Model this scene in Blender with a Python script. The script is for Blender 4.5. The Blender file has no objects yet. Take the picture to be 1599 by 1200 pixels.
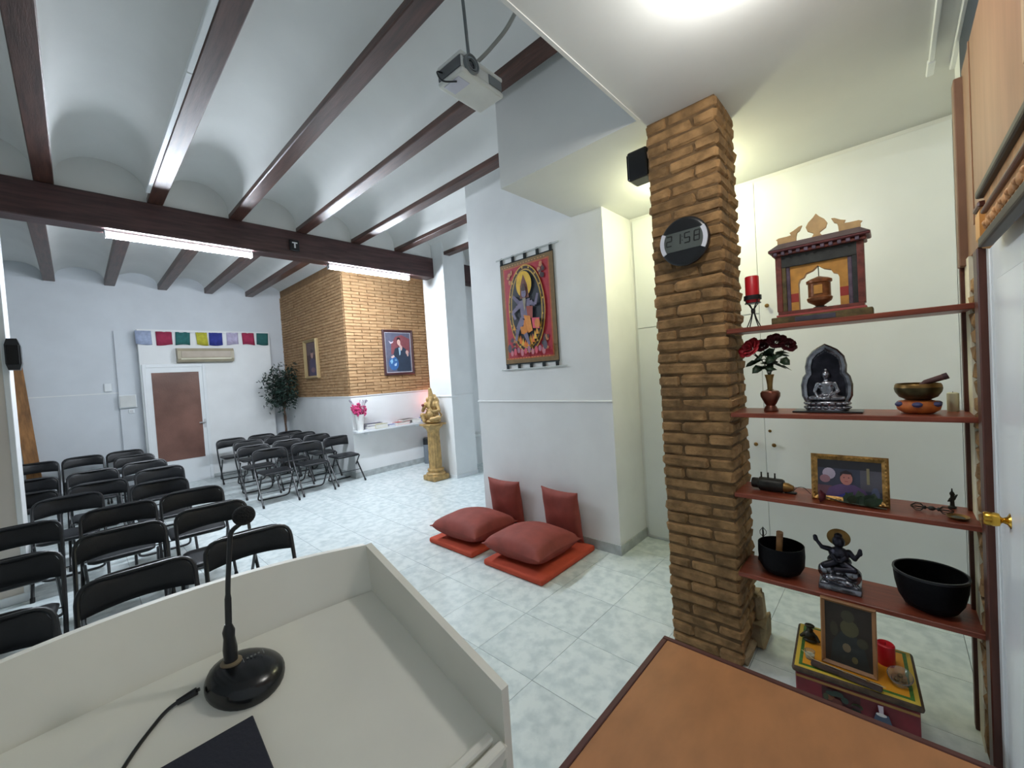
import bpy, bmesh, math, random
from mathutils import Vector, Matrix
random.seed(7)
PI = math.pi
C = bpy.context.scene.collection
S = bpy.context.scene

# ------------------------------------------------------------------ camera, world, exposure
def cam_axes(yaw, pitch, roll):
    f = Vector((math.sin(yaw)*math.cos(pitch), math.cos(yaw)*math.cos(pitch), math.sin(pitch)))
    r0 = Vector((math.cos(yaw), -math.sin(yaw), 0)); d0 = f.cross(r0)
    c, s = math.cos(roll), math.sin(roll)
    return c*r0+s*d0, -s*r0+c*d0, f
cd = bpy.data.cameras.new('camera'); cam = bpy.data.objects.new('camera', cd); C.objects.link(cam)
cd.sensor_fit = 'HORIZONTAL'; cd.sensor_width = 36; cd.lens = 638.188*36/1599; cd.clip_start = .02
r_, d_, f_ = cam_axes(math.radians(46.8625), math.radians(-1.5235), math.radians(3.6745))
cam.matrix_world = Matrix(((r_.x, -d_.x, -f_.x, 0), (r_.y, -d_.y, -f_.y, 0), (r_.z, -d_.z, -f_.z, 1.6), (0, 0, 0, 1)))
S.camera = cam
w = bpy.data.worlds.new('world'); S.world = w; w.use_nodes = True
w.node_tree.nodes['Background'].inputs[0].default_value = (.8, .88, 1, 1)
w.node_tree.nodes['Background'].inputs[1].default_value = .3
vs = S.view_settings
S.cycles.diffuse_bounces = 8
vs.view_transform = 'Standard'; vs.look = 'None'; vs.gamma = 1; vs.use_curve_mapping = False; vs.exposure = 0.14
TUBE_POWER, NEAR_POWER, CORRIDOR_POWER = 255.0, 17.0, 19.0

# ------------------------------------------------------------------ materials
def lin(c):
    return tuple(((v/255)/12.92 if v/255 <= .04045 else ((v/255+.055)/1.055)**2.4) for v in c)
MATS = {}
def mat(name, col, rough=.5, metal=0, var=.08, scale=6, bump=0, bscale=40, col2=None, rnd=0, world=False,
        emit=0, ecol=None, stretch=None, detail=4, spec=.5, trans=0, alpha=1, band=None):
    if name in MATS: return MATS[name]
    m = bpy.data.materials.new(name); m.use_nodes = True; MATS[name] = m
    nt = m.node_tree; N = nt.nodes; L = nt.links
    b = N['Principled BSDF']
    b.inputs['Roughness'].default_value = rough; b.inputs['Metallic'].default_value = metal
    b.inputs['Specular IOR Level'].default_value = spec
    if trans: b.inputs['Transmission Weight'].default_value = trans
    if alpha < 1: b.inputs['Alpha'].default_value = alpha
    a = lin(col); c2 = lin(col2) if col2 else tuple(v*(1-var) for v in a)
    c1 = a if col2 else tuple(min(1, v*(1+var*.6)) for v in a)
    if world:
        src = N.new('ShaderNodeNewGeometry').outputs['Position']
    else:
        src = N.new('ShaderNodeTexCoord').outputs['Object']
    mp = N.new('ShaderNodeMapping'); L.new(src, mp.inputs[0])
    if stretch: mp.inputs['Scale'].default_value = stretch
    if rnd:
        oi = N.new('ShaderNodeObjectInfo'); vm = N.new('ShaderNodeVectorMath'); vm.operation = 'SCALE'
        vm.inputs[0].default_value = (37, 19, 53); L.new(oi.outputs['Random'], vm.inputs['Scale']); L.new(vm.outputs[0], mp.inputs['Location'])
    nz = N.new('ShaderNodeTexNoise'); nz.inputs['Scale'].default_value = scale; nz.inputs['Detail'].default_value = detail
    L.new(mp.outputs[0], nz.inputs['Vector'])
    rp = N.new('ShaderNodeValToRGB'); rp.color_ramp.elements[0].position = .35; rp.color_ramp.elements[1].position = .68
    rp.color_ramp.elements[0].color = (*c2, 1); rp.color_ramp.elements[1].color = (*c1, 1)
    if band: rp.color_ramp.elements[0].position, rp.color_ramp.elements[1].position = band
    L.new(nz.outputs['Fac'], rp.inputs[0])
    out = rp.outputs[0]
    if rnd:
        hs = N.new('ShaderNodeHueSaturation'); mr = N.new('ShaderNodeMapRange')
        mr.inputs['To Min'].default_value = 1-rnd; mr.inputs['To Max'].default_value = 1+rnd
        L.new(oi.outputs['Random'], mr.inputs['Value']); L.new(mr.outputs[0], hs.inputs['Value']); L.new(out, hs.inputs['Color']); out = hs.outputs[0]
    L.new(out, b.inputs['Base Color'])
    if bump:
        n2 = N.new('ShaderNodeTexNoise'); n2.inputs['Scale'].default_value = bscale; n2.inputs['Detail'].default_value = 5
        L.new(mp.outputs[0], n2.inputs['Vector'])
        bp = N.new('ShaderNodeBump'); bp.inputs['Strength'].default_value = bump; bp.inputs['Distance'].default_value = .01
        L.new(n2.outputs['Fac'], bp.inputs['Height']); L.new(bp.outputs[0], b.inputs['Normal'])
    if emit:
        b.inputs['Emission Color'].default_value = (*(ecol or a), 1); b.inputs['Emission Strength'].default_value = emit
    return m

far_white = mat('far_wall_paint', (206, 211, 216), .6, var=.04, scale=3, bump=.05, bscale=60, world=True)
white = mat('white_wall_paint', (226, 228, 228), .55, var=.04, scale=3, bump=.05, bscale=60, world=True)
ceil_m = mat('ceiling_plaster', (220, 221, 219), .8, var=.06, scale=1.5, bump=.08, bscale=30, world=True)
flat_ceil = mat('flat_ceiling_paint', (212, 214, 212), .7, var=.04, scale=2, bump=.04, bscale=40, world=True)
wood_beam = mat('dark_beam_wood', (82, 54, 46), .38, var=.45, scale=4, bump=.15, bscale=25, world=True, stretch=(9, .8, 9))
girder_m = mat('girder_wood', (74, 50, 50), .45, var=.4, scale=4, bump=.12, bscale=25, world=True, stretch=(.8, 9, 9))
marble = mat('floor_tile_marble', (217, 226, 226), .2, col2=(194, 206, 208), scale=14, bump=.0, world=True, rnd=.015, detail=9, band=(.36, .60))
grout = mat('tile_grout', (150, 160, 158), .7)
skirt = mat('marble_skirting', (176, 182, 182), .35, var=.2, scale=12, world=True)
brick_m = mat('rustic_brick', (158, 122, 80), .92, col2=(114, 87, 54), scale=13, bump=1.0, bscale=38, rnd=.16, detail=6)
mortar = mat('brick_mortar', (104, 80, 52), .95, var=.3, scale=20, bump=.6)
brick_far = mat('thin_tan_brick', (182, 148, 108), .8, col2=(156, 120, 82), scale=9, bump=.4, bscale=40, rnd=.10, stretch=(1, 1, 3))
mortar_far = mat('thin_brick_mortar', (134, 104, 72), .9, var=.2, scale=20)
shelf_wood = mat('reddish_shelf_wood', (132, 62, 42), .38, var=.25, scale=6, stretch=(8, 1, 8), bump=.05)
brown_panel = mat('tan_brown_panel', (150, 112, 84), .5, var=.12, scale=3, stretch=(6, 6, .8))
dark_frame = mat('dark_brown_wood', (84, 44, 32), .4, var=.25, scale=6, stretch=(8, 8, 1))
door_white = mat('door_white_lacquer', (226, 230, 232), .3, var=.03, scale=3)
black_vinyl = mat('black_vinyl', (20, 22, 26), .42, var=.2, scale=30, bump=.08, bscale=120, spec=.4)
black_metal = mat('black_tube_metal', (26, 28, 31), .35, var=.15, scale=20)
black_plastic = mat('black_plastic', (20, 22, 26), .3, var=.15, scale=20)
rubber = mat('black_rubber', (18, 18, 18), .8)
brass = mat('brass', (212, 168, 70), .22, metal=1, var=.15, scale=10)
oldbrass = mat('aged_brass', (142, 110, 62), .4, metal=.8, var=.35, scale=14)
steel = mat('satin_steel', (206, 208, 212), .35, metal=.6)
silver = mat('silvered_resin', (140, 142, 150), .25, metal=.9, var=.6, scale=26, bump=.2, bscale=60)
darksilver = mat('dark_pewter', (48, 48, 58), .35, metal=.75, var=.5, scale=20, bump=.2, bscale=60)
gold_paint = mat('gold_paint', (178, 146, 92), .5, metal=.1, var=.3, scale=18, bump=.25, bscale=40)
lectern_m = mat('off_white_laminate', (230, 228, 218), .45, var=.04, scale=5)
lectern_edge = mat('laminate_edge', (226, 224, 214), .45, var=.03)
table_top_m = mat('orange_oak_laminate', (166, 112, 70), .4, var=.12, scale=9, stretch=(1, 2, 1))
table_edge_m = mat('dark_red_edging', (84, 44, 38), .4, var=.15)
cushion_m = mat('rust_red_velvet', (138, 62, 52), .75, var=.14, scale=9, bump=.15, bscale=22)
mat_m = mat('orange_red_cotton', (186, 72, 46), .85, var=.1, scale=10, bump=.12, bscale=60)
red_wax = mat('red_wax', (190, 22, 34), .4, var=.1)
cream_wax = mat('cream_wax', (206, 204, 178), .5, var=.05)
leaf_m = mat('dark_green_leaf', (36, 58, 36), .45, var=.4, scale=20)
ficus_m = mat('ficus_leaf', (40, 60, 52), .5, var=.5, scale=9)
bark = mat('bark', (92, 72, 60), .9, var=.4, scale=20)
rose_red = mat('red_petal', (160, 20, 34), .6, var=.25, scale=30)
rose_dark = mat('dark_red_petal', (84, 16, 28), .6, var=.3, scale=30)
pink = mat('pink_dried_flower', (206, 60, 120), .7, var=.3, scale=30)
glass_m = mat('clear_acrylic', (235, 240, 238), .08, trans=.9, var=.02)
tube_lamp = mat('lit_fluorescent_diffuser', (255, 255, 255), .4, emit=TUBE_POWER, ecol=(.82, .90, 1.0))

# ------------------------------------------------------------------ mesh builder
class MB:
    def __init__(s): s.v = []; s.f = []; s.m = []
    def add(s, vs_, fs_, mi=0, M=None):
        o = len(s.v)
        s.v += [tuple(M @ Vector(p)) if M else tuple(p) for p in vs_]
        s.f += [tuple(o+i for i in q) for q in fs_]; s.m += [mi]*len(fs_)
        return s
    def box(s, x0, x1, y0, y1, z0, z1, mi=0, M=None):
        x0, x1 = min(x0, x1), max(x0, x1); y0, y1 = min(y0, y1), max(y0, y1); z0, z1 = min(z0, z1), max(z0, z1)
        return s.add([(x0, y0, z0), (x1, y0, z0), (x1, y1, z0), (x0, y1, z0), (x0, y0, z1), (x1, y0, z1), (x1, y1, z1), (x0, y1, z1)],
                     [(0, 3, 2, 1), (4, 5, 6, 7), (0, 1, 5, 4), (1, 2, 6, 5), (2, 3, 7, 6), (3, 0, 4, 7)], mi, M)
    def cbox(s, c, sz, mi=0, M=None):
        return s.box(c[0]-sz[0]/2, c[0]+sz[0]/2, c[1]-sz[1]/2, c[1]+sz[1]/2, c[2]-sz[2]/2, c[2]+sz[2]/2, mi, M)
    def bbox(s, x0, x1, y0, y1, z0, z1, b=.004, mi=0, M=None, jit=0, rng=None, seg=1):
        bm = bmesh.new(); bmesh.ops.create_cube(bm, size=1)
        for v in bm.verts:
            v.co = Vector((x0+(v.co.x+.5)*(x1-x0), y0+(v.co.y+.5)*(y1-y0), z0+(v.co.z+.5)*(z1-z0)))
        bmesh.ops.bevel(bm, geom=bm.edges[:], offset=b, segments=seg, profile=.5, affect='EDGES')
        if jit:
            for v in bm.verts: v.co += Vector((rng.uniform(-1, 1), rng.uniform(-1, 1), rng.uniform(-1, 1)))*jit
        bm.verts.index_update()
        s.add([v.co.copy() for v in bm.verts], [[v.index for v in f.verts] for f in bm.faces], mi, M); bm.free(); return s
    def tube(s, path, r, n=8, mi=0, M=None, closed=False, caps=True):
        P = [Vector(p) for p in path]; k = len(P); R = r if isinstance(r, (list, tuple)) else [r]*k
        T = []
        for i in range(k):
            a = P[(i-1) % k] if closed or i else P[i]; b = P[(i+1) % k] if closed or i < k-1 else P[i]
            t = b-a; T.append(t.normalized() if t.length > 1e-9 else Vector((0, 0, 1)))
        u = T[0].orthogonal().normalized(); vs_ = []
        for i in range(k):
            u = (u-T[i]*u.dot(T[i])); u = u.normalized() if u.length > 1e-6 else T[i].orthogonal().normalized()
            w_ = T[i].cross(u)
            for j in range(n):
                a = 2*PI*j/n; vs_.append(P[i]+(u*math.cos(a)+w_*math.sin(a))*R[i])
        fs_ = []
        for i in range(k if closed else k-1):
            i2 = (i+1) % k
            for j in range(n): fs_.append((i*n+j, i*n+(j+1) % n, i2*n+(j+1) % n, i2*n+j))
        if caps and not closed: fs_ += [tuple(range(n))[::-1], tuple((k-1)*n+j for j in range(n))]
        return s.add(vs_, fs_, mi, M)
    def lathe(s, prof, n=24, c=(0, 0, 0), mi=0, M=None, sx=1, sy=1, flute=None, cap=True):
        vs_ = []; k = len(prof)
        for r, z in prof:
            for j in range(n):
                a = 2*PI*j/n; rr = r*(1+(flute(a) if flute else 0)); vs_.append((c[0]+rr*math.cos(a)*sx, c[1]+rr*math.sin(a)*sy, c[2]+z))
        fs_ = [(i*n+j, i*n+(j+1) % n, (i+1)*n+(j+1) % n, (i+1)*n+j) for i in range(k-1) for j in range(n)]
        if cap and prof[0][0] > 1e-5: fs_.append(tuple(range(n))[::-1])
        if cap and prof[-1][0] > 1e-5: fs_.append(tuple((k-1)*n+j for j in range(n)))
        return s.add(vs_, fs_, mi, M)
    def ell(s, c, r, nu=14, nv=9, mi=0, M=None):
        r = (r, r, r) if not isinstance(r, (tuple, list)) else r
        vs_ = [(c[0], c[1], c[2]-r[2])]
        for i in range(1, nv):
            p = PI*i/nv
            for j in range(nu):
                a = 2*PI*j/nu; vs_.append((c[0]+r[0]*math.sin(p)*math.cos(a), c[1]+r[1]*math.sin(p)*math.sin(a), c[2]-r[2]*math.cos(p)))
        vs_.append((c[0], c[1], c[2]+r[2])); top = len(vs_)-1; fs_ = []
        for j in range(nu): fs_ += [(0, 1+(j+1) % nu, 1+j), (top, 1+(nv-2)*nu+j, 1+(nv-2)*nu+(j+1) % nu)]
        for i in range(nv-2):
            for j in range(nu): fs_.append((1+i*nu+j, 1+i*nu+(j+1) % nu, 1+(i+1)*nu+(j+1) % nu, 1+(i+1)*nu+j))
        return s.add(vs_, fs_, mi, M)
    def prism(s, poly, d0, d1, axis='z', mi=0, M=None):
        def P(a, b, d): return (a, b, d) if axis == 'z' else (a, d, b) if axis == 'y' else (d, a, b)
        n = len(poly); vs_ = [P(a, b, d0) for a, b in poly]+[P(a, b, d1) for a, b in poly]
        fs_ = [tuple(range(n))[::-1], tuple(range(n, 2*n))]+[(i, (i+1) % n, n+(i+1) % n, n+i) for i in range(n)]
        return s.add(vs_, fs_, mi, M)
    def mesh(s, name, mats, smooth=40):
        me = bpy.data.meshes.new(name); me.from_pydata(s.v, [], s.f)
        for m in (mats if isinstance(mats, (list, tuple)) else [mats]): me.materials.append(m)
        me.polygons.foreach_set('material_index', s.m)
        bm = bmesh.new(); bm.from_mesh(me); bmesh.ops.recalc_face_normals(bm, faces=bm.faces); bm.to_mesh(me); bm.free()
        if smooth:
            me.polygons.foreach_set('use_smooth', [True]*len(me.polygons))
            try: me.set_sharp_from_angle(angle=math.radians(smooth))
            except Exception: pass
        return me
    def build(s, name, mats, parent=None, smooth=40, loc=(0, 0, 0)):
        o = bpy.data.objects.new(name, s.mesh(name, mats, smooth)); C.objects.link(o); o.location = loc
        if parent is not None: o.parent = parent
        return o
def blob(name, parts, mats, parent, voxel=.004, smooth_it=3):
    """parts: ellipsoids ((c),(r)) and capsules ((p0),(p1),r0,r1), fused into one continuous surface."""
    mb = MB()
    for p in parts:
        if len(p) == 2: mb.ell(p[0], p[1], 12, 8)
        else:
            a, b = Vector(p[0]), Vector(p[1]); k = max(2, int((b-a).length/max(min(p[2], p[3]), .004)*1.5)+1)
            for i in range(k+1):
                t = i/k; r = p[2]*(1-t)+p[3]*t; q = a.lerp(b, t); mb.ell(q, r, 8, 6)
    o = mb.build(name, mats, None, 0)
    md = o.modifiers.new('r', 'REMESH'); md.mode = 'VOXEL'; md.voxel_size = voxel
    ms = o.modifiers.new('s', 'SMOOTH'); ms.iterations = smooth_it; ms.factor = .5
    dg = bpy.context.evaluated_depsgraph_get(); me = bpy.data.meshes.new_from_object(o.evaluated_get(dg))
    o.modifiers.clear(); o.data = me; me.name = name
    me.polygons.foreach_set('use_smooth', [True]*len(me.polygons))
    if parent is not None: o.parent = parent
    return o
def tag(o, label=None, cat=None, group=None, kind=None):
    if label: o['label'] = label
    if cat: o['category'] = cat
    if group: o['group'] = group
    if kind: o['kind'] = kind
    return o
def thing(name, label, cat, loc=(0, 0, 0), rz=0, group=None):
    o = bpy.data.objects.new(name, None); C.objects.link(o); o.location = loc; o.rotation_euler = (0, 0, rz)
    o.empty_display_size = .05
    return tag(o, label, cat, group)
def struct(o): o['kind'] = 'structure'; return o
def dup(root, loc, rz, label):
    r = root.copy(); C.objects.link(r); r.location = loc; r.rotation_euler = (0, 0, rz); r['label'] = label
    for ch in list(root.children):
        c = ch.copy(); C.objects.link(c); c.parent = r
        for g in ch.children:
            d = g.copy(); C.objects.link(d); d.parent = c
    return r
def arc(cx, cz, r, a0, a1, n): return [(cx+r*math.cos(a0+(a1-a0)*i/n), cz+r*math.sin(a0+(a1-a0)*i/n)) for i in range(n+1)]
def fillet(path, r, n=5):
    P = [Vector(p) for p in path]; out = [P[0]]
    for i in range(1, len(P)-1):
        a, b, c = P[i-1], P[i], P[i+1]; u = (a-b); v = (c-b); rr = min(r, u.length*.49, v.length*.49)
        p0 = b+u.normalized()*rr; p1 = b+v.normalized()*rr
        for k in range(n+1):
            t = k/n; out.append(p0*(1-t)**2+b*2*t*(1-t)+p1*t*t)
    return out+[P[-1]]
# ------------------------------------------------------------------ setting: floor, ceiling, walls
TX, TY, TX0, TY0, YN = .425, .414, 1.098, .592, 6.388
floor = struct(MB().box(-3.1, 6.1, -1.1, 9.8, -.2, -.012).build('floor', grout, None, 0))
tile_me = MB().box(.0012, TX-.0012, .0012, TY-.0012, -.012, 0).mesh('tile', marble, 0)
for i in range(-4, 10):
    for j in range(-2, 14):
        o = bpy.data.objects.new('tile', tile_me); C.objects.link(o); o.parent = floor
        o.location = (TX0+i*TX, TY0+j*TY, 0)
far_tiles = MB()
for i in range(-10, 12):
    for j in range(-4, 23):
        x, y = TX0+i*TX, TY0+j*TY
        if not (-4 <= i < 10 and -2 <= j < 14): far_tiles.box(x+.0012, x+TX-.0012, y+.0012, y+TY-.0012, -.012, 0)
tag(far_tiles.build('far_tiles', marble, floor, 0), kind='stuff')

near_x = [-2.86, -2.16, -1.47, -.77, -.07, .66, 1.34, 2.04, 2.74, 3.40, 4.09, 4.78, 5.47]
far_x = [-2.88, -2.2, -1.52, -.845, -.168, .51, 1.19, 1.87, 2.55, 3.23, 3.91, 4.59, 5.27]
def vault(mb, xs, y0, y1, zs, za):
    for a, b in zip(xs[:-1], xs[1:]):
        x0, x1 = a+.06, b-.06; n = 14; cx, hw = (x0+x1)/2, (x1-x0)/2
        pts = [(cx-hw*math.cos(PI*i/n), zs+(za-zs)*math.sin(PI*i/n)**.8) for i in range(n+1)]
        vs_ = [(p[0], y0, p[1]) for p in pts]+[(p[0], y1, p[1]) for p in pts]
        mb.add(vs_, [(i, i+1, n+2+i, n+1+i) for i in range(n)])
vm_ = MB(); vault(vm_, near_x, .9, 5.42, 3.55, 3.83); vault(vm_, far_x, 5.38, 9.62, 3.55, 3.76)
ceiling = struct(vm_.build('ceiling', ceil_m, None, 60))
jn = MB().bbox(-.06, .06, .98, 5.40, 3.5, 3.66, .006).mesh('joist', wood_beam, 0)
jf = MB().bbox(-.065, .065, 5.40, 9.60, 3.5, 3.66, .006).mesh('joist', wood_beam, 0)
for me, xs in ((jn, near_x[2:11]), (jf, far_x[2:10])):
    for x in xs:
        o = bpy.data.objects.new('joist', me); C.objects.link(o); o.parent = ceiling; o.location = (x, 0, 0)
MB().bbox(-3, 4.005, 5.296, 5.50, 3.19, 3.5, .008).build('girder', girder_m, ceiling, 0)
MB().bbox(4.44, 5.9, 5.296, 5.50, 3.19, 3.5, .008).build('girder', girder_m, ceiling, 0)
struct(MB().box(-3, 5.9, 5.33, 5.47, 3.5, 3.95).build('wall_middle', ceil_m, None, 0))
Lp = [(-3, -.6), (3.75, -.6), (3.75, 2.03), (2.18, 2.03), (2.18, .97), (-3, .97)]
struct(MB().prism(Lp, 2.93, 3.98).build('ceiling', flat_ceil, None, 0))
struct(MB().box(-3, 2.18, .968, .985, 2.925, 2.955).build('trim_1', flat_ceil, None, 0))
struct(MB().box(-3.1, 6.1, -.6, 9.9, 3.98, 4.1).build('ceiling', flat_ceil, None, 0))  # unseen roof slab added over the vaults to keep world light out

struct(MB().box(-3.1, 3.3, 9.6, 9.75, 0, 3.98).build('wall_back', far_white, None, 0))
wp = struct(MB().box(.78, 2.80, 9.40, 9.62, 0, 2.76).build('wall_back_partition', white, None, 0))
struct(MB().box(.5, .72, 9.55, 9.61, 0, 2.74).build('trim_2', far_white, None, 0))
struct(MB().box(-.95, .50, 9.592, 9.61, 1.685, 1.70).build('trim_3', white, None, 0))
struct(MB().box(-3.1, -3.0, -.6, 9.75, 0, 3.98).build('wall_left', white, None, 0))
struct(MB().box(5.9, 6.0, 1.7, 7, 0, 3.98).build('wall_far_right', white, None, 0))
struct(MB().box(-3.1, 2.95, -.45, -.25, 0, 2.93).build('wall_right', white, None, 0))
struct(MB().box(2.95, 3.75, -.45, -.285, 0, 2.93).build('wall_right_corridor', white, None, 0))
# door to the far room
door1 = struct(MB().box(.835, 1.645, 9.375, 9.40, .0, 2.10).build('door_1', door_white, None, 0))
fr = MB(); fr.bbox(.80, .85, 9.36, 9.41, 0, 2.15, .004); fr.bbox(1.63, 1.68, 9.36, 9.41, 0, 2.15, .004); fr.bbox(.85, 1.63, 9.36, 9.41, 2.09, 2.15, .004)
fr.build('door_frame', door_white, door1, 0)
pane_m = mat('brown_textured_glass', (120, 86, 76), .22, var=.3, scale=2.2, bump=.3, bscale=60)
MB().box(.915, 1.575, 9.368, 9.378, .43, 2.0).build('glass_pane', pane_m, door1, 0)
h = MB(); h.tube([(1.61, 9.375, 1.06), (1.61, 9.33, 1.06), (1.52, 9.325, 1.06)], .011); h.cbox((1.61, 9.372, 1.04), (.035, .008, .16)); h.build('door_handle', steel, door1)
struct(MB().box(1.68, 2.80, 9.388, 9.402, 0, .07).build('baseboard_back', skirt, None, 0))

# brick block in the far corner
wb = struct(MB().box(3.123, 4.95, 6.626, 9.7, 0, 1.38).box(3.135, 4.95, 6.640, 9.7, 1.38, 3.95, 1).build('wall_brick_block', [white, mortar_far], None, 0))
rng = random.Random(3)
def brickmesh(n, lx, ly, lz, m, jit, b, name='brick'):
    return [MB().bbox(0, lx, 0, ly, 0, lz, b, jit=jit, rng=rng).mesh(name, m, 0) for _ in range(n)]
CH = .0535; BL = .287
fb = brickmesh(6, BL-.008, .03, CH-.006, brick_far, .003, .005); fb2 = brickmesh(3, BL/2-.008, .03, CH-.006, brick_far, .003, .005)
z = 1.385; k = 0
side = MB()
while z < 3.52:
    x = 3.122
    if k % 2: o = bpy.data.objects.new('brick', rng.choice(fb2)); C.objects.link(o); o.parent = wb; o.location = (x, 6.618+rng.uniform(-.004, .003), z); x += BL/2
    while x < 4.72:
        o = bpy.data.objects.new('brick', rng.choice(fb)); C.objects.link(o); o.parent = wb; o.location = (x, 6.618+rng.uniform(-.004, .003), z); x += BL
    y = 6.65 if k % 2 else 6.65-BL/2+.0
    y = 6.66+ (0 if k % 2 else BL/2)
    if not k % 2: side.bbox(3.115+rng.uniform(-.003, .003), 3.14, 6.652, 6.66+BL/2-.008, z, z+CH-.006, .004)
    while y < 9.58:
        side.bbox(3.115+rng.uniform(-.003, .003), 3.14, y, min(9.6, y+BL-.008), z, z+CH-.006, .004); y += BL
    z += CH; k += 1
tag(side.build('side_bricks', brick_far, wb, 0), kind='stuff')
struct(MB().box(3.118, 4.9, 6.612, 6.628, 0, .10).box(3.108, 3.125, 6.612, 9.4, 0, .10).build('baseboard_brick_block', skirt, None, 0))
struct(MB().bbox(3.116, 4.9, 6.615, 6.63, 1.368, 1.385, .003).bbox(3.112, 3.126, 6.615, 9.6, 1.368, 1.385, .003).build('trim_4', white, None, 0))

# white column carrying the girder
wc = struct(MB().box(4.0, 4.43, 5.05, 5.60, 0, 3.95).build('wall_white_column', white, None, 0))
struct(MB().bbox(3.99, 4.44, 5.04, 5.61, 1.29, 1.315, .004).build('trim_5', white, None, 0))
struct(MB().box(3.992, 4.438, 5.042, 5.608, 0, .05).build('baseboard_white_column', door_white, None, 0))
struct(MB().box(4.43, 6.0, 5.56, 5.66, 0, 3.98).build('wall_passage', white, None, 0))
# pillar on the left under the girder
struct(MB().box(-1.3, -.385, 5.22, 5.52, 0, 3.19).build('wall_left_pillar', mat('light_tinted_pillar', (205, 196, 186), .6, var=.04, scale=3, world=True), None, 0))  # beige base colour holds the warm tint of light on the pillar
struct(MB().bbox(-.385, -.35, 5.21, 5.53, 0, 3.19, .004).build('trim_6', white, None, 0))
struct(MB().bbox(-1.3, -.345, 5.205, 5.222, 0, .07, .004).build('baseboard_left_pillar', door_white, None, 0))

# wall with the hanging
struct(MB().box(3.06, 3.553, 1.73, 3.39, 0, 3.95).build('wall_hanging', white, None, 0))
struct(MB().bbox(3.047, 3.07, 1.725, 3.395, 1.302, 1.318, .004).build('trim_7', white, None, 0))
struct(MB().box(3.05, 3.56, 1.72, 3.40, 0, .085).build('baseboard_hanging', skirt, None, 0))
struct(MB().box(3.553, 3.70, -.4, 3.39, 0, 3.95).build('wall_corridor', white, None, 0))
struct(MB().box(3.553, 6.0, 3.30, 3.39, 0, 3.95).build('wall_passage_side', white, None, 0))
# built-in cupboards of the corridor
cb = thing('built_in_cupboard', 'white built-in cupboard doors with small brass knobs along the corridor wall', 'cupboard', (3.553, .7, 0))
for a, b, zs in ((-.284, .727, (.03, 1.808, 1.812, 2.90)), (.727, 1.20, (.03, 1.925, 1.932, 2.90)), (1.20, 1.70, (.03, 1.925, 1.932, 2.90))):
    for q, (z0, z1) in enumerate((zs[:2], zs[2:])):
        d = MB().bbox(-.018, 0, a+.0012-.7, b-.0012-.7, z0, z1, .002).build('door', door_white, cb, 0)
        spot = {(-.284, 0): (.668, .94), (.727, 0): (.786, .94), (-.284, 1): (.672, 1.976)}.get((a, q))
        if spot:
            ky, kz = spot
            k_ = MB(); k_.lathe([(.007, 0), (.006, .012), (.013, .018), (.015, .026), (.010, .034), (0, .036)], 12, M=Matrix.Translation((-.018, ky-.7, kz)) @ Matrix.Rotation(-PI/2, 4, 'Y'))
            k_.build('knob', oldbrass, d)
kh = MB(); kh.lathe([(.011, 0), (.011, .003), (0, .004)], 10, M=Matrix.Translation((-.018, -.005, 1.042)) @ Matrix.Rotation(-PI/2, 4, 'Y')); kh.build('keyhole', oldbrass, cb)

# ------------------------------------------------------------------ rough brick column
col = thing('brick_column', 'rough brown brick column from floor to ceiling beside the wooden shelves', 'column', (2.26, .61, 0))
MB().box(.010, .31, .010, .360, 0, 2.93).build('mortar', mortar, col, 0)
H_ = 2.93/46
big = brickmesh(10, .165, .25-.001, H_-.004, brick_m, .0045, .013); small = brickmesh(8, .165, .12-.001, H_-.004, brick_m, .0045, .013)
for c in range(46):
    for row in (0, 1):
        flip = (c+row) % 2; y = 0
        for kind in ((big, small) if flip else (small, big)):
            o = bpy.data.objects.new('brick', rng.choice(kind)); C.objects.link(o); o.parent = col
            o.location = (row*.158+rng.uniform(-.006, .005), y+rng.uniform(-.003, .003), c*H_+.004)
            o.rotation_euler = (rng.uniform(-.012, .012), 0, rng.uniform(-.02, .02)); y += .25 if kind is big else .12
ft = MB(); ft.bbox(.20, .40, -.05, .06, 0, .13, .02, jit=.012, rng=rng, seg=2); ft.bbox(.26, .36, -.03, .03, .12, .27, .02, jit=.01, rng=rng, seg=2); ft.bbox(.02, .2, -.02, .03, 0, .06, .015, jit=.006, rng=rng)
ft.build('mortar_footing', mat('pale_mortar', (160, 142, 112), .95, var=.3, scale=12, bump=.5), col, 40)

# ------------------------------------------------------------------ shelving between the column and the door wall
SH = [1.728, 1.305, .897, .487]; ST = .022
su = thing('shelving_unit', 'four reddish wooden shelves spanning from the brick column to the door wall', 'shelving', (2.26, .61, 0))
for z in SH: MB().bbox(0, .245, -.835, .004, z, z+ST, .003).build('shelf', shelf_wood, su, 0)
MB().bbox(.196, .240, -.842, -.8135, 0, 1.728, .003).build('post', dark_frame, su, 0)
MB().bbox(.196, .240, -.842, -.8135, 1.751, 1.93, .003).build('post', dark_frame, su, 0)

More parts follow.
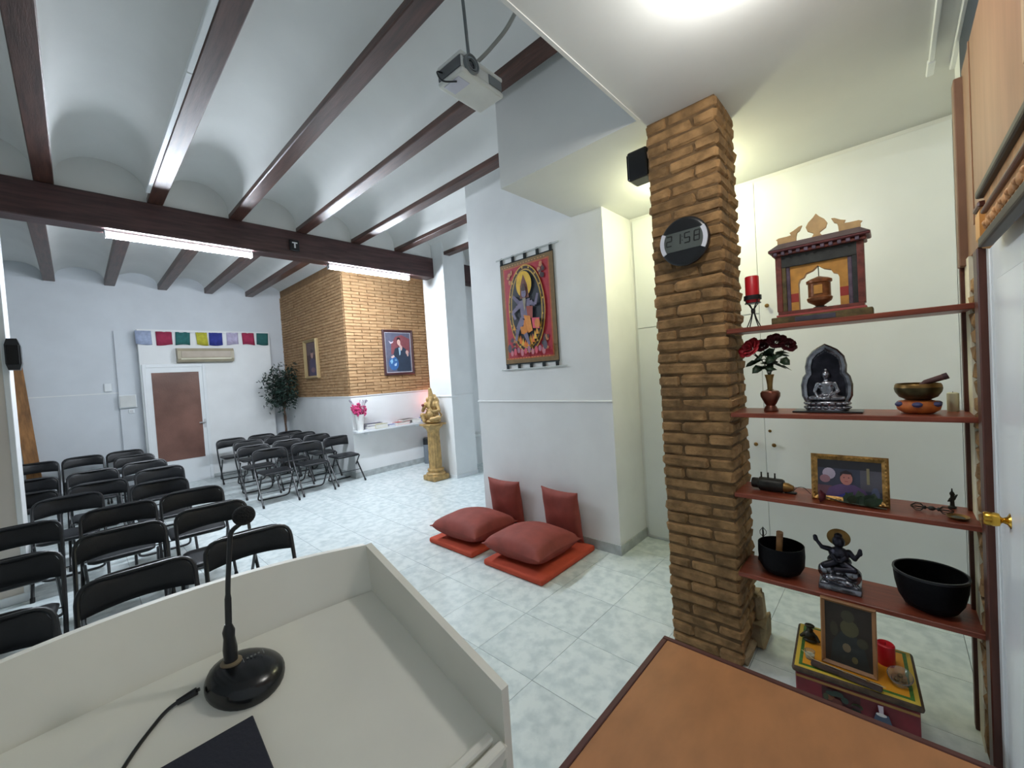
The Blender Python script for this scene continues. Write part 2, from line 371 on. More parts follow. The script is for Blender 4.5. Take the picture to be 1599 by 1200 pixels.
# ------------------------------------------------------------------ right wall: pier, door, carved lintel, panel
pier = thing('brick_pier', 'narrow ragged brick pier between the shelf ends and the door frame', 'pier', (2.255, -.25, 0))
MB().box(0.0, .08, 0, .022, 0, 1.9).build('mortar', mortar, pier, 0)
pb = brickmesh(6, .085, .034, H_-.004, brick_m, .006, .010)
for c in range(29):
    o = bpy.data.objects.new('brick', rng.choice(pb)); C.objects.link(o); o.parent = pier; o.location = (rng.uniform(-.010, .012), -.002, c*H_+.004)
struct(MB().box(2.335, 2.60, -.25, -.216, 0, 1.93).build('trim_8', mat('cream_plaster', (226, 220, 196), .7, world=True), None, 0))
door2 = struct(MB().bbox(1.20, 2.155, -.262, -.247, 0, 1.95, .003).build('door_2', door_white, None, 0))
MB().bbox(2.155, 2.245, -.25, -.2185, 0, 1.93, .004).bbox(1.11, 1.20, -.25, -.2185, 0, 1.93, .004).build('door_frame', dark_frame, door2, 0)
MB().bbox(2.10, 2.154, -.25, -.240, 0, 1.93, .003).build('door_stop', door_white, door2, 0)
MB().bbox(1.35, 2.00, -.2475, -.243, .25, 1.80, .003).build('door_panel', door_white, door2, 0)
kn = MB(); Mk = Matrix.Translation((1.905, -.247, 1.055)) @ Matrix.Rotation(-PI/2, 4, 'X')
kn.lathe([(.026, 0), (.024, .004), (.012, .010), (.008, .018), (.010, .022), (.019, .026), (.021, .034), (.021, .054), (.018, .059), (0, .060)], 24, M=Mk); kn.build('door_knob', brass, door2)
MB().lathe([(.034, 0), (.033, .002), (0, .003)], 22, M=Mk).build('knob_plate', door_white, door2)
pn = struct(MB().box(.6, 2.42, -.25, -.222, 2.02, 2.655).box(2.10, 2.42, -.25, -.222, 1.93, 2.02).build('trim_9', brown_panel, None, 0))
MB().bbox(2.40, 2.47, -.25, -.198, 1.905, 2.63, .003).build('batten', mat('brown_batten', (128, 94, 72), .5, var=.1), pn, 0)
MB().bbox(2.20, 2.215, -.222, -.2185, 2.02, 2.655, .001).build('batten', brown_panel, pn, 0)
MB().bbox(1.36, 1.385, -.222, -.212, 2.17, 2.655, .003).build('batten', mat('pale_batten', (190, 158, 126), .5), pn, 0)
lt = thing('carved_lintel', 'carved tan wooden lintel with dark mouldings over the white door', 'lintel', (1.5, -.222, 1.885))
cw = mat('carved_tan_wood', (186, 132, 82), .5, var=.35, scale=14, bump=.5, bscale=18)
dg_ = mat('dark_green_moulding', (52, 46, 38), .45, var=.3, scale=8)
MB().bbox(-.6, .36, 0, .016, .0, .165, .003).build('board', cw, lt, 0)
MB().bbox(-.6, .37, 0, .032, .142, .166, .006, seg=2).build('moulding', dg_, lt, 0)
MB().bbox(-.6, .33, 0, .027, .088, .102, .005, seg=2).build('moulding', dark_frame, lt, 0)
MB().bbox(-.6, .36, 0, .030, -.003, .026, .006, seg=2).build('moulding', dg_, lt, 0)
br = MB(); br.prism([(0, .0), (.014, .005), (.027, .03), (.027, .10), (.022, .115), (0, .115)], .345, .425, 'x'); br.build('bracket', mat('honey_wood', (206, 152, 84), .5, var=.15), lt, 0)
MB().bbox(.335, .435, 0, .031, .113, .130, .004).build('bracket_cap', dark_frame, lt, 0)
ca = MB()
for i in range(11):
    x = -.5+i*.08
    for sgn in (-1, 1): ca.ell((x+sgn*.018, .017, .056), (.021, .007, .014), 8, 6)
    ca.ell((x, .018, .056), (.009, .010, .010), 8, 6)
ca.build('leaf_carving', cw, lt)
orn = thing('metal_ornament', 'small dark spiked metal ornament hanging on the brown panel above the door', 'ornament', (1.30, -.222, 2.10))
ob = MB(); ob.lathe([(.0, 0), (.028, .003), (.032, .008), (.018, .014), (.008, .018), (0, .019)], 16, M=Matrix.Rotation(-PI/2, 4, 'X'))
ob.build('disc', mat('verdigris_metal', (70, 84, 78), .35, metal=.7, var=.4, scale=30), orn)
sp = MB()
for i in range(10):
    a = 2*PI*i/10; sp.tube([(.029*math.cos(a), .008, .029*math.sin(a)), (.046*math.cos(a), .009, .046*math.sin(a))], [.004, .001], 6)
sp.build('spikes', silver, orn)
struct(MB().bbox(1.2, 2.93, -.176, -.156, 2.916, 2.931, .004).build('trim_10', door_white, None, 0))
struct(MB().bbox(2.80, 2.93, -.180, -.152, 2.910, 2.931, .004).build('trim_13', door_white, None, 0))
struct(MB().bbox(1.0, 2.94, -.252, -.232, 2.908, 2.931, .003).build('trim_11', door_white, None, 0))
struct(MB().bbox(.6, 2.70, -.252, -.244, 2.60, 2.905, .002).build('gap_shade_strip', mat('gap_shade_blue', (32, 46, 66), .5), None))  # dark blue strip paints the shadow in the gap above the brown panel
# ------------------------------------------------------------------ lamps
def lamp(label, x0, x1, y):
    t = thing('fluorescent_lamp', label, 'lamp', ((x0+x1)/2, y, 3.19), 0)
    L_ = (x1-x0)/2
    MB().bbox(-L_, L_, -.035, .035, -.022, 0, .005).build('housing', door_white, t, 0)
    sec = [(.036*math.cos(a), -.022-.042*math.sin(a)) for a in [PI*i/8 for i in range(9)]]
    MB().prism(sec, -L_+.012, L_-.012, 'x').build('diffuser', tube_lamp, t)
    for s in (-1, 1): MB().bbox(min(s*L_, s*(L_-.014)), max(s*L_, s*(L_-.014)), -.038, .038, -.068, 0, .006).build('end_cap', door_white, t, 0)
    return t
lamp('lit white fluorescent batten under the dark girder, the one above the far door', .28, 1.50, 5.40)
lamp('lit white fluorescent batten under the dark girder, in front of the brick block', 2.37, 3.60, 5.40)
nl = bpy.data.lights.new('near_ceiling_lamp', 'POINT'); nl.energy = NEAR_POWER; nl.color = (1, .975, .92); nl.shadow_soft_size = .07
no = bpy.data.objects.new('near_ceiling_lamp', nl); C.objects.link(no); no.location = (1.50, .34, 2.84)
pl = bpy.data.lights.new('corridor_lamp', 'POINT'); pl.energy = CORRIDOR_POWER; pl.color = (1, .98, .60); pl.shadow_soft_size = .06
rl = bpy.data.lights.new('red_glow_lamp', 'POINT'); rl.energy = 2.2; rl.color = (1, .25, .18); rl.shadow_soft_size = .03
ro = bpy.data.objects.new('red_glow_lamp', rl); C.objects.link(ro); ro.location = (4.66, 6.42, 1.20)
po = bpy.data.objects.new('corridor_lamp', pl); C.objects.link(po); po.location = (3.0, 1.05, 2.78)

# ------------------------------------------------------------------ folding chairs
def padshape(w0, w1, y0, y1, r, n=5):
    """rounded trapezoid outline, w0 half width at y0, w1 at y1"""
    pts = []
    for cx, cy, a0 in ((w1-r, y1-r, 0), (-w1+r, y1-r, PI/2), (-w0+r, y0+r, PI), (w0-r, y0+r, 1.5*PI)):
        pts += [(cx+r*math.cos(a0+PI/2*i/n), cy+r*math.sin(a0+PI/2*i/n)) for i in range(n+1)]
    return pts
def pad(outline, z0, z1, curve=None, inset=.012):
    mb = MB(); n = len(outline); cx = sum(p[0] for p in outline)/n; cy = sum(p[1] for p in outline)/n
    rings = [(.90, z0), (1, z0+(z1-z0)*.35), (1, z0+(z1-z0)*.65), (.94, z1-.003), (.8, z1)]
    vs_ = []
    for s, z in rings: vs_ += [(cx+(p[0]-cx)*s, cy+(p[1]-cy)*s, z) for p in outline]
    fs_ = [(i*n+j, i*n+(j+1) % n, (i+1)*n+(j+1) % n, (i+1)*n+j) for i in range(len(rings)-1) for j in range(n)]
    fs_ += [tuple(range(n))[::-1], tuple((len(rings)-1)*n+j for j in range(n))]
    return mb.add(vs_, fs_)
CHB = None
def make_chair(label):
    t = thing('folding_chair', label, 'chair')
    pad(padshape(.185, .20, -.215, .16, .045), .415, .450).build('seat', black_vinyl, t, 60)
    # back pad: curved sheet in x, bent concave to the sitter (sitter faces -y)
    nx, nz = 14, 7; vs_ = []; fs_ = []
    def half(z): return .215
    for side_ in (0, 1):
        for i in range(nx+1):
            for k in range(nz+1):
                u = -1+2*i/nx; v = k/nz
                ztop = .735-.085*max(0, (abs(u)-.62)/.38)**2.2; zbot = .570+.012*(1-u*u)
                z = zbot+(ztop-zbot)*v; bul = .016*(1-abs(u)**6)*(1-(2*v-1)**4)
                y = .190+.045*(1-u*u)+(z-.575)*.18
                x = u*.218
                vs_.append((x, y+(bul+.004)*(1 if side_ else -1), z))
    st = (nx+1)*(nz+1)
    for i in range(nx):
        for k in range(nz):
            a = i*(nz+1)+k
            fs_.append((a, a+1, a+nz+2, a+nz+1)); fs_.append((st+a, st+a+nz+1, st+a+nz+2, st+a+1))
    edge = [i*(nz+1) for i in range(nx+1)]+[nx*(nz+1)+k for k in range(1, nz+1)]+[i*(nz+1)+nz for i in range(nx-1, -1, -1)]+[k for k in range(nz-1, 0, -1)]
    for a, b in zip(edge, edge[1:]+edge[:1]): fs_.append((a, b, st+b, st+a))
    MB().add(vs_, fs_).build('backrest', black_vinyl, t, 50)
    bp = fillet([(-.222, -.25, .02), (-.222, .13, .46), (-.222, .232, .722), (.222, .232, .722), (.222, .13, .46), (.222, -.25, .02)], .085)
    MB().tube(bp, .0115, 8).build('back_frame', black_metal, t)
    rp = fillet([(-.20, -.15, .415), (-.20, .19, .014), (.20, .19, .014), (.20, -.15, .415)], .06)
    MB().tube(rp, .0105, 8).build('rear_frame', black_metal, t)
    MB().tube([(-.222, -.115, .176), (.222, -.115, .176)], .006, 6).build('stretcher', black_metal, t)
    for s in (-1, 1):
        MB().tube([(s*.222, -.262, 0.0), (s*.222, -.24, .034)], .0145, 8).build('foot_cap', rubber, t)
    return t
G1, G2 = 'black folding chairs in the block nearest the lectern side', 'black folding chairs in the block by the brick corner'
left = []   # (x, y of the back, turn)
colC = [(.65, 2.93, -.10), (.65, 3.90, -.06), (.65, 4.70, -.08), (.52, 5.55, -.06), (.63, 6.55, -.04), (.575, 7.45, -.03), (.54, 8.4, -.03), (.50, 9.30, 0)]
colB = [(.155, 2.85, -.04), (.145, 3.83, -.04), (.175, 4.65, -.05), (-.11, 5.60, -.03), (.10, 6.2, -.03), (.09, 7.28, 0), (.02, 9.28, 0)]
colA = [(-.345, 2.72, -.02), (-.34, 3.68, -.02), (-.36, 4.62, -.02), (-.40, 6.20, 0), (-.42, 7.3, 0), (-.46, 9.22, 0)]
ordn = ['first', 'second', 'third', 'fourth', 'fifth', 'sixth', 'seventh', 'last']
c0 = make_chair('x'); used = False
def place(x, y, rz, label, group):
    global used
    if not used: c0.location = (x, y, 0); c0.rotation_euler = (0, 0, rz); c0['label'] = label; r = c0; used = True
    else: r = dup(c0, (x, y, 0), rz, label)
    r['group'] = group
for cname, lst in (('aisle-side file', colC), ('middle file', colB), ('file by the white pillar', colA)):
    n = len(lst)
    for i, (x, yb, tz) in enumerate(lst):
        od = 'last' if i == n-1 else ordn[i]
        place(x, yb-.235, tz, 'black folding chair, %s from the lectern in the %s' % (od, cname), G1)
right = [[(2.935, 6.79, 0), (2.40, 6.68, -.05), (1.86, 6.60, -.06)], [(2.88, 7.52, -.06), (2.35, 7.36, -.06), (1.84, 7.30, -.06)],
         [(2.88, 8.16, -.05), (2.46, 8.2, -.05), (1.98, 8.15, -.05)], [(2.85, 8.74, -.04), (2.38, 8.85, -.04), (1.88, 8.85, -.06)]]
for ri, row in enumerate(right):
    for ci, (x, yb, tz) in enumerate(row):
        place(x, yb-.15, tz, 'black folding chair in the %s row by the brick corner, %s' % (('front', 'second', 'third', 'back')[ri], ('seat beside the brick', 'middle seat', 'seat toward the door')[ci]), G2)

# ------------------------------------------------------------------ lectern
def tz_(y): return 1.095+(y-.955)*.285
lec = thing('lectern', 'off-white laminate lectern with raised rim tray in the foreground', 'lectern', (.097, .72, 0))
lec_off = Vector((-.097, -.72, 0))
T0 = Matrix.Translation(lec_off)
XL, XR = -.27, .464
ft_ = []
mb = MB(); n = 16
xs_ = [XL+(XR-XL)*i/n for i in range(n+1)]
def bow(x): u = (x-.097)/.367; return .085*(1-u*u)
# tray board
yb_ = .50
prof = [(x, .945+bow(x)*.25) for x in xs_]
top = [(x, y, tz_(y)) for x, y in prof]+[(XR, yb_, tz_(yb_)), (XL, yb_, tz_(yb_))]
k = len(top); vs_ = top+[(p[0], p[1], p[2]-.018) for p in top]
mb.add(vs_, [tuple(range(k)), tuple(range(k, 2*k))[::-1]]+[(i, (i+1) % k, k+(i+1) % k, k+i) for i in range(k)], 0, T0); mb.build('tray', lectern_m, lec, 30)
# bowed front rim, leaning outwards
mb = MB(); A = []; B_ = []
for x in xs_:
    y0, y1 = .945+bow(x)*.25, .962+bow(x)*1.12; zb = tz_(y0)-.03; zt = 1.20
    A.append([(x, y0, zb), (x, y1, zt), (x, y1+.016, zt), (x, y0+.016, zb)])
vs_ = [p for q in A for p in q]; fs_ = []
for i in range(n):
    for j in range(4): fs_.append((i*4+j, i*4+(j+1) % 4, (i+1)*4+(j+1) % 4, (i+1)*4+j))
fs_ += [(0, 1, 2, 3), (n*4+3, n*4+2, n*4+1, n*4)]
mb.add(vs_, fs_, 0, T0); mb.build('front_rim', lectern_edge, lec, 30)
for s, x in ((1, XR), (-1, XL)):
    mb = MB(); yf, yn = .965, .505
    zt0, zt1, zb0, zb1 = 1.20, 1.060, tz_(yf)-.03, tz_(yn)-.055
    x2 = x+s*.016
    vs_ = [(x, yn, zb1), (x, yf, zb0), (x, yf, zt0), (x, yn, zt1)]; vs_ += [(x2, a[1], a[2]) for a in vs_]
    mb.add(vs_, [(0, 1, 2, 3), (7, 6, 5, 4), (0, 4, 5, 1), (1, 5, 6, 2), (2, 6, 7, 3), (3, 7, 4, 0)], 0, T0); mb.build('side_rim', lectern_edge, lec, 0)
mb = MB(); th = math.atan(.285)
R_ = T0 @ Matrix.Translation((.097, .505, tz_(.505))) @ Matrix.Rotation(th, 4, 'X')
mb.bbox(-.35, .35, .012, .028, 0, .016, .003, M=R_); mb.bbox(-.36, .36, -.01, .008, -.03, .010, .003, M=R_); mb.build('paper_stop', lectern_edge, lec, 0)
mb = MB(); mb.bbox(-.30, .30, -.17, -.15, .06, .97, .003); mb.build('back_board', lectern_m, lec, 0)
mb = MB()
mb.prism([(-.17, .06), (.17, .06), (.17, 1.03), (-.17, .93)], -.30, -.28, 'x'); mb.build('side_panel', lectern_m, lec, 0)
mb = MB(); mb.prism([(-.17, .06), (.17, .06), (.17, 1.03), (-.17, .93)], .28, .30, 'x'); mb.build('side_panel', lectern_m, lec, 0)
MB().bbox(-.28, .28, .15, .17, .06, 1.03, .003).build('front_panel', lectern_m, lec, 0)
MB().bbox(-.33, .33, -.22, .22, 0, .06, .006).build('base', lectern_m, lec, 0)

# microphone
zc = tz_(.855); mic = thing('gooseneck_microphone', 'black gooseneck desk microphone on a rounded base on the lectern tray', 'microphone', (.174, .876, zc+.003))
tilt = Matrix.Rotation(th, 4, 'X')
mb = MB()
vs_ = []; NA = 32
for s, z in ((.96, 0), (1, .006), (1, .014), (.93, .024), (.75, .032), (.45, .037), (0.001, .038)):
    for j in range(NA):
        a = 2*PI*j/NA; r = .060*(1+.10*math.cos(a-.5)-.05*math.cos(2*(a-.5)))
        vs_.append((s*r*math.cos(a)*1.03, s*r*math.sin(a), z+.006*math.cos(a+2.6)*s*(1 if z > .02 else 0)))
mb.add(vs_, [(i*NA+j, i*NA+(j+1) % NA, (i+1)*NA+(j+1) % NA, (i+1)*NA+j) for i in range(6) for j in range(NA)]+[tuple(range(NA))[::-1]], 0, tilt)
mb.build('base', mat('glossy_black_plastic', (16, 18, 22), .22, var=.1), mic)
gx, gy, gz = -.012, .016, .036
MB().lathe([(.014, -.01), (.017, -.002), (.017, .006), (.012, .008)], 20, c=(gx, gy, gz)).build('switch_ring', mat('tan_ring', (120, 106, 84), .5), mic)
MB().lathe([(.0105, 0), (.0115, .03), (.009, .05), (.010, .062), (.0055, .075)], 16, c=(gx, gy, gz)).build('socket', black_plastic, mic)
neck = fillet([(gx, gy, gz+.06), (gx+.004, gy-.0, gz+.14), (gx+.014, gy-.004, gz+.240), (gx+.028, gy-.014, gz+.252)], .02)
MB().tube(neck, [.0055]*2+[.0042]*(len(neck)-2), 10).build('gooseneck', black_metal, mic)
MB().ell((gx+.034, gy-.016, gz+.266), (.0185, .0185, .0175), 20, 14).build('foam_head', mat('black_foam', (22, 22, 24), .95, bump=.6, bscale=300), mic)
mk = MB()
for dx in (-.016, .016): mk.cbox((dx, 0, 0), (.0012, .010, .001))
for dx in (-.009, -.003, .003, .009): mk.cbox((dx, .001, 0), (.003, .003, .001))
mk.v = [tuple(tilt @ Vector(p)) for p in mk.v]; mk.build('touch_marks', mat('grey_print', (120, 122, 120), .5), mic, 0, loc=(.020, .004, .0395))
cb_ = tag(MB().tube(fillet([(.114, .890, zc+.024), (.098, .896, zc+.020), (.07, .892, tz_(.89)+.006), (.02, .845, tz_(.845)+.004), (-.03, .76, tz_(.76)+.004), (-.09, .66, tz_(.66)+.004)], .04), .003, 8).build('microphone_cable', black_plastic, None), 'thin black cable curving from the microphone base across the lectern tray', 'cable')
MB().tube([(.110, .890, zc+.023), (.084, .897, zc+.016)], [.0065, .0048], 8).build('plug', black_plastic, cb_)
zf = tz_(.72)
fo = thing('black_folder', 'black folder lying on the lectern tray beside the microphone', 'folder', (.02, .70, tz_(.70)))
mb = MB(); mb.bbox(-.155, .147, -.14, .10, .001, .005, .0015, M=tilt); mb.build('back_cover', mat('black_leatherette', (30, 32, 46), .55, bump=.15, bscale=200), fo, 0)
mb = MB(); mb.bbox(-.15, .142, -.135, .095, .005, .010, .0015, M=tilt); mb.build('paper_sheets', mat('paper', (225, 225, 220), .8), fo, 0)
mb = MB(); mb.bbox(-.155, .147, -.14, .10, .010, .0135, .0015, M=tilt); mb.build('front_cover', MATS['black_leatherette'], fo, 0)

# ------------------------------------------------------------------ orange table
tb = thing('wooden_table', 'orange-brown laminate table with dark red edging in the foreground', 'table', (.88, .17, 0))
MB().bbox(-.314, .314, -.364, .364, .715, .749, .002).build('tabletop', table_top_m, tb, 0)
mb = MB(); mb.bbox(.314, .330, -.38, .38, .713, .7505, .002); mb.bbox(-.33, -.314, -.38, .38, .713, .7505, .002); mb.bbox(-.314, .314, .364, .38, .713, .7505, .002); mb.bbox(-.314, .314, -.38, -.364, .713, .7505, .002)
mb.build('edging', table_edge_m, tb, 0)
for sx in (-1, 1):
    for sy in (-1, 1): MB().bbox(sx*.28-.022, sx*.28+.022, sy*.33-.022, sy*.33+.022, 0, .713, .003).build('leg', dark_frame, tb, 0)

# ------------------------------------------------------------------ cushions and mats
def cushion(name, label, W, Ht, Tk, M, group=None, corner=1.0):
    n = 18; vs_ = []; fs_ = []
    for sd in (1, -1):
        for i in range(n+1):
            for j in range(n+1):
                u, v = -1+2*i/n, -1+2*j/n
                th_ = ((1-u**2)*(1-v**2))**.42
                pin = 1-.07*(1-v*v)*abs(u)**3; pin2 = 1-.07*(1-u*u)*abs(v)**3
                wr = .006*math.sin(5*u+3*v)*math.sin(4*v-2*u)*th_
                vs_.append((u*W/2*pin, v*Ht/2*pin2, sd*(Tk/2*th_+.003)+wr))
    st = (n+1)**2
    for i in range(n):
        for j in range(n):
            a = i*(n+1)+j; fs_ += [(a, a+n+1, a+n+2, a+1), (st+a, st+a+1, st+a+n+2, st+a+n+1)]
    ed = [i*(n+1) for i in range(n+1)]+[n*(n+1)+j for j in range(1, n+1)]+[i*(n+1)+n for i in range(n-1, -1, -1)]+[j for j in range(n-1, 0, -1)]
    for a, b in zip(ed, ed[1:]+ed[:1]): fs_.append((a, b, st+b, st+a))
    o = MB().add(vs_, fs_).build(name, cushion_m, None, 60); o.matrix_world = M
    return tag(o, label, 'cushion', group)
def zab(label, x0, x1, y0, y1, rz):
    t = tag(MB().bbox(-(x1-x0)/2, (x1-x0)/2, -(y1-y0)/2, (y1-y0)/2, 0, .048, .016, seg=3).build('floor_mat', mat_m, None, 60), label, 'mat', 'orange floor mats')
    t.location = ((x0+x1)/2, (y0+y1)/2, 0); t.rotation_euler = (0, 0, rz)
zab('orange-red floor mat nearer the brick column, under a fat cushion', 2.262, 3.02, 1.955, 2.585, .01)
zab('orange-red floor mat farther from the brick column, under a fat cushion', 2.268, 3.02, 2.745, 3.37, .005)
T_ = Matrix.Translation; Rt = Matrix.Rotation
cushion('cushion', 'fat rust-red square cushion lying on the mat nearer the brick column', .60, .62, .25, T_((2.585, 2.31, .155)) @ Rt(.05, 4, 'Y') @ Rt(.03, 4, 'Z'), 'rust-red cushions')
cushion('cushion', 'fat rust-red square cushion lying on the mat farther from the brick column', .60, .62, .25, T_((2.585, 3.05, .155)) @ Rt(.05, 4, 'Y') @ Rt(.06, 4, 'Z'), 'rust-red cushions')
cushion('cushion', 'rust-red cushion propped upright against the wall, nearer the brick column', .43, .46, .13, T_((2.98, 2.27, .285)) @ Rt(-.06, 4, 'Z') @ Rt(PI/2, 4, 'Z') @ Rt(PI/2-.12, 4, 'X'), 'rust-red cushions')
cushion('cushion', 'rust-red cushion propped upright against the wall, farther from the brick column', .43, .46, .13, T_((2.98, 2.98, .285)) @ Rt(.04, 4, 'Z') @ Rt(PI/2, 4, 'Z') @ Rt(PI/2-.12, 4, 'X'), 'rust-red cushions')
# ------------------------------------------------------------------ flat print helpers (paintings, photos, cloth)
FC = {}
def flat(col, rough=.6):
    if col not in FC: FC[col] = mat('print_%d_%d_%d' % col, col, rough, var=.12, scale=22)
    return FC[col]
def ell2(cx, cz, rx, rz, n=20, a0=0): return [(cx+rx*math.cos(a0+2*PI*i/n), cz+rz*math.sin(a0+2*PI*i/n)) for i in range(n)]
def limb2(p, q, w0, w1):
    d = Vector((q[0]-p[0], q[1]-p[1])); nrm = Vector((-d.y, d.x)).normalized()
    return [(p[0]+nrm.x*w0, p[1]+nrm.y*w0), (q[0]+nrm.x*w1, q[1]+nrm.y*w1), (q[0]-nrm.x*w1, q[1]-nrm.y*w1), (p[0]-nrm.x*w0, p[1]-nrm.y*w0)]
def rect2(x0, x1, z0, z1): return [(x0, z0), (x1, z0), (x1, z1), (x0, z1)]
def print_mesh(name, layers, parent, y0=0, step=.0004):
    """printed picture: thin colour areas laid one on the other, facing -y"""
    mb = MB(); ms = []; idx = {}
    for i, (poly, colr) in enumerate(layers):
        m = flat(colr) if isinstance(colr, tuple) else colr
        if m.name not in idx: idx[m.name] = len(ms); ms.append(m)
        y = y0-step*(i+1); n = len(poly)
        mb.add([(a, y, b) for a, b in poly], [tuple(range(n))], idx[m.name])
    me = bpy.data.meshes.new(name); me.from_pydata(mb.v, [], mb.f)
    for m in ms: me.materials.append(m)
    me.polygons.foreach_set('material_index', mb.m)
    o = bpy.data.objects.new(name, me); C.objects.link(o)
    if parent is not None: o.parent = parent
    return o
def frame_mb(w, h, b, d, prof=.3):
    """four mitred mouldings around w x h (outer), width b, depth d, lower edge at z=0, back at y=0"""
    mb = MB(); o = [(-w/2, 0), (w/2, 0), (w/2, h), (-w/2, h)]; i_ = [(-w/2+b, b), (w/2-b, b), (w/2-b, h-b), (-w/2+b, h-b)]
    md = [(-w/2+b*prof, b*prof), (w/2-b*prof, b*prof), (w/2-b*prof, h-b*prof), (-w/2+b*prof, h-b*prof)]
    vs_ = [(a, 0, c) for a, c in o]+[(a, -d*.7, c) for a, c in o]+[(a, -d, c) for a, c in md]+[(a, -d*.45, c) for a, c in i_]+[(a, 0, c) for a, c in i_]
    fs_ = []
    for r in range(4):
        for j in range(4): fs_.append((r*4+j, r*4+(j+1) % 4, (r+1)*4+(j+1) % 4, (r+1)*4+j))
    return mb.add(vs_, fs_)
W90 = -PI/2

# ------------------------------------------------------------------ cloth hanging on the wall
th = thing('cloth_hanging', 'red and gold cloth wall hanging of a dancing figure between two clear rods', 'wall hanging', (3.055, 2.58, 1.64), W90)
olive, rust, redf, goldc, navy = (124, 98, 58), (178, 96, 52), (176, 44, 58), (206, 160, 62), (36, 42, 52)
wv, hv, zb = .335, 1.0, .055
L = [(rect2(-wv, wv, zb, zb+hv), olive), (rect2(-wv+.035, wv-.045, zb+.04, zb+hv-.04), rust), (rect2(-wv+.05, wv-.06, zb+.055, zb+hv-.055), redf)]
cx, cz = -.005, zb+.52
rr_ = random.Random(5)
for sx in (-1, 1):
    for sz in (-1, 1):
        for q in range(9):
            ax, az = cx+sx*(.25-.02*rr_.random()-.06*rr_.random()), cz+sz*(.40-.12*rr_.random())
            L.append((ell2(ax, az, .012+.012*rr_.random(), .014+.012*rr_.random(), 8), rr_.choice([(92, 66, 72), (64, 50, 56), (196, 130, 90)])))
L += [(ell2(cx, cz, .232, .425, 40), goldc), (ell2(cx, cz, .222, .412, 40), (70, 48, 34)), (ell2(cx, cz, .200, .385, 40), (196, 160, 70)), (ell2(cx, cz, .188, .372, 40), navy)]
for q in range(34):
    a = 2*PI*q/34; L.append((ell2(cx+.211*math.cos(a), cz+.40*math.sin(a), .008, .011, 6), (222, 178, 84) if q % 2 else (40, 34, 30)))
for q in range(13):
    x = cx-.16+.32*q/12; hgt = .06+.05*rr_.random(); zz = cz-.372*math.sqrt(max(.02, 1-((x-cx)/.188)**2))
    L.append(([(x-.022, zz+.004), (x+.022, zz+.004), (x+.01*rr_.uniform(-1, 1), zz+hgt)], rr_.choice([(216, 150, 48), (226, 120, 40), (232, 178, 62)])))
skin, skin2 = (116, 108, 134), (98, 92, 120)
L += [(ell2(cx, cz+.235, .098, .125, 24), (226, 180, 44)), ([(cx-.055, cz+.10), (cx-.045, cz+.22), (cx, cz+.33), (cx+.045, cz+.22), (cx+.06, cz+.10)], (110, 62, 46)),
      (limb2((cx-.07, cz+.06), (cx-.15, cz+.14), .022, .015), skin2), (limb2((cx-.06, cz+.04), (cx-.165, cz-.02), .024, .016), skin), (limb2((cx-.165, cz-.02), (cx-.13, cz-.09), .016, .013), skin),
      (limb2((cx+.06, cz+.05), (cx+.13, cz+.02), .022, .016), skin2), (limb2((cx+.13, cz+.02), (cx+.165, cz+.12), .016, .012), skin), (limb2((cx-.11, cz+.02), (cx+.10, cz+.05), .020, .02), skin),
      ([(cx-.07, cz+.08), (cx+.07, cz+.09), (cx+.055, cz-.04), (cx+.04, cz-.10), (cx-.05, cz-.09)], skin), ([(cx+.02, cz+.02), (cx+.10, cz+.01), (cx+.09, cz-.10), (cx+.03, cz-.10)], (150, 66, 52)),
      (limb2((cx-.03, cz-.10), (cx-.105, cz-.19), .038, .026), skin), (limb2((cx-.105, cz-.19), (cx-.135, cz-.30), .024, .014), skin), (limb2((cx+.02, cz-.12), (cx-.02, cz-.25), .038, .028), (214, 128, 44)),
      (limb2((cx-.01, cz-.24), (cx+.035, cz-.35), .024, .013), skin), ([(cx-.02, cz-.06), (cx+.06, cz-.08), (cx+.085, cz-.22), (cx+.03, cz-.24)], (222, 140, 50)),
      ([(cx-.07, cz-.17), (cx+.005, cz-.17), (cx-.005, cz-.23), (cx-.06, cz-.24)], (216, 134, 46)), ([(cx+.08, cz-.10), (cx+.175, cz-.11), (cx+.17, cz-.21), (cx+.09, cz-.20)], (214, 76, 96)),
      (ell2(cx+.145, cz-.16, .032, .045, 12), (216, 130, 60)), (ell2(cx, cz+.145, .030, .042, 16), skin), (ell2(cx, cz+.19, .034, .022, 14), (70, 44, 40)), (ell2(cx, cz+.215, .018, .025, 12), (70, 44, 40)),
      (limb2((cx-.012, cz+.15), (cx-.006, cz+.15), .002, .002), (40, 32, 40)), (limb2((cx+.006, cz+.15), (cx+.012, cz+.15), .002, .002), (40, 32, 40)),
      ([(cx-.02, cz+.10), (cx+.025, cz+.10), (cx+.01, cz+.0), (cx, cz-.03)], (150, 140, 120))]
for q in range(10):
    L.append((ell2(-.20+.045*q, zb+.10+.012*(q % 3), .020, .030+.008*(q % 2), 8), ((196, 120, 132), (214, 86, 104), (168, 110, 128))[q % 3]))
for sx in (-.225, .225): L.append((ell2(sx, zb+.15, .026, .042, 12), (84, 78, 92)))
for q in range(16):
    L.append((ell2(-.26+.036*q, zb+.047, .010, .005, 6), (224, 120, 70)))
    L.append((ell2(-.26+.036*q, zb+hv-.047, .010, .005, 6), (200, 140, 80)))
clm = MB().box(-wv-.004, wv+.004, -.008, -.004, zb-.012, zb+hv+.012); clm.build('cloth', mat('black_cloth_backing', (34, 40, 44), .9), th, 0)
print_mesh('painted_figure', L, th, -.0085)
tabm = mat('black_cloth_tab', (30, 38, 42), .9)
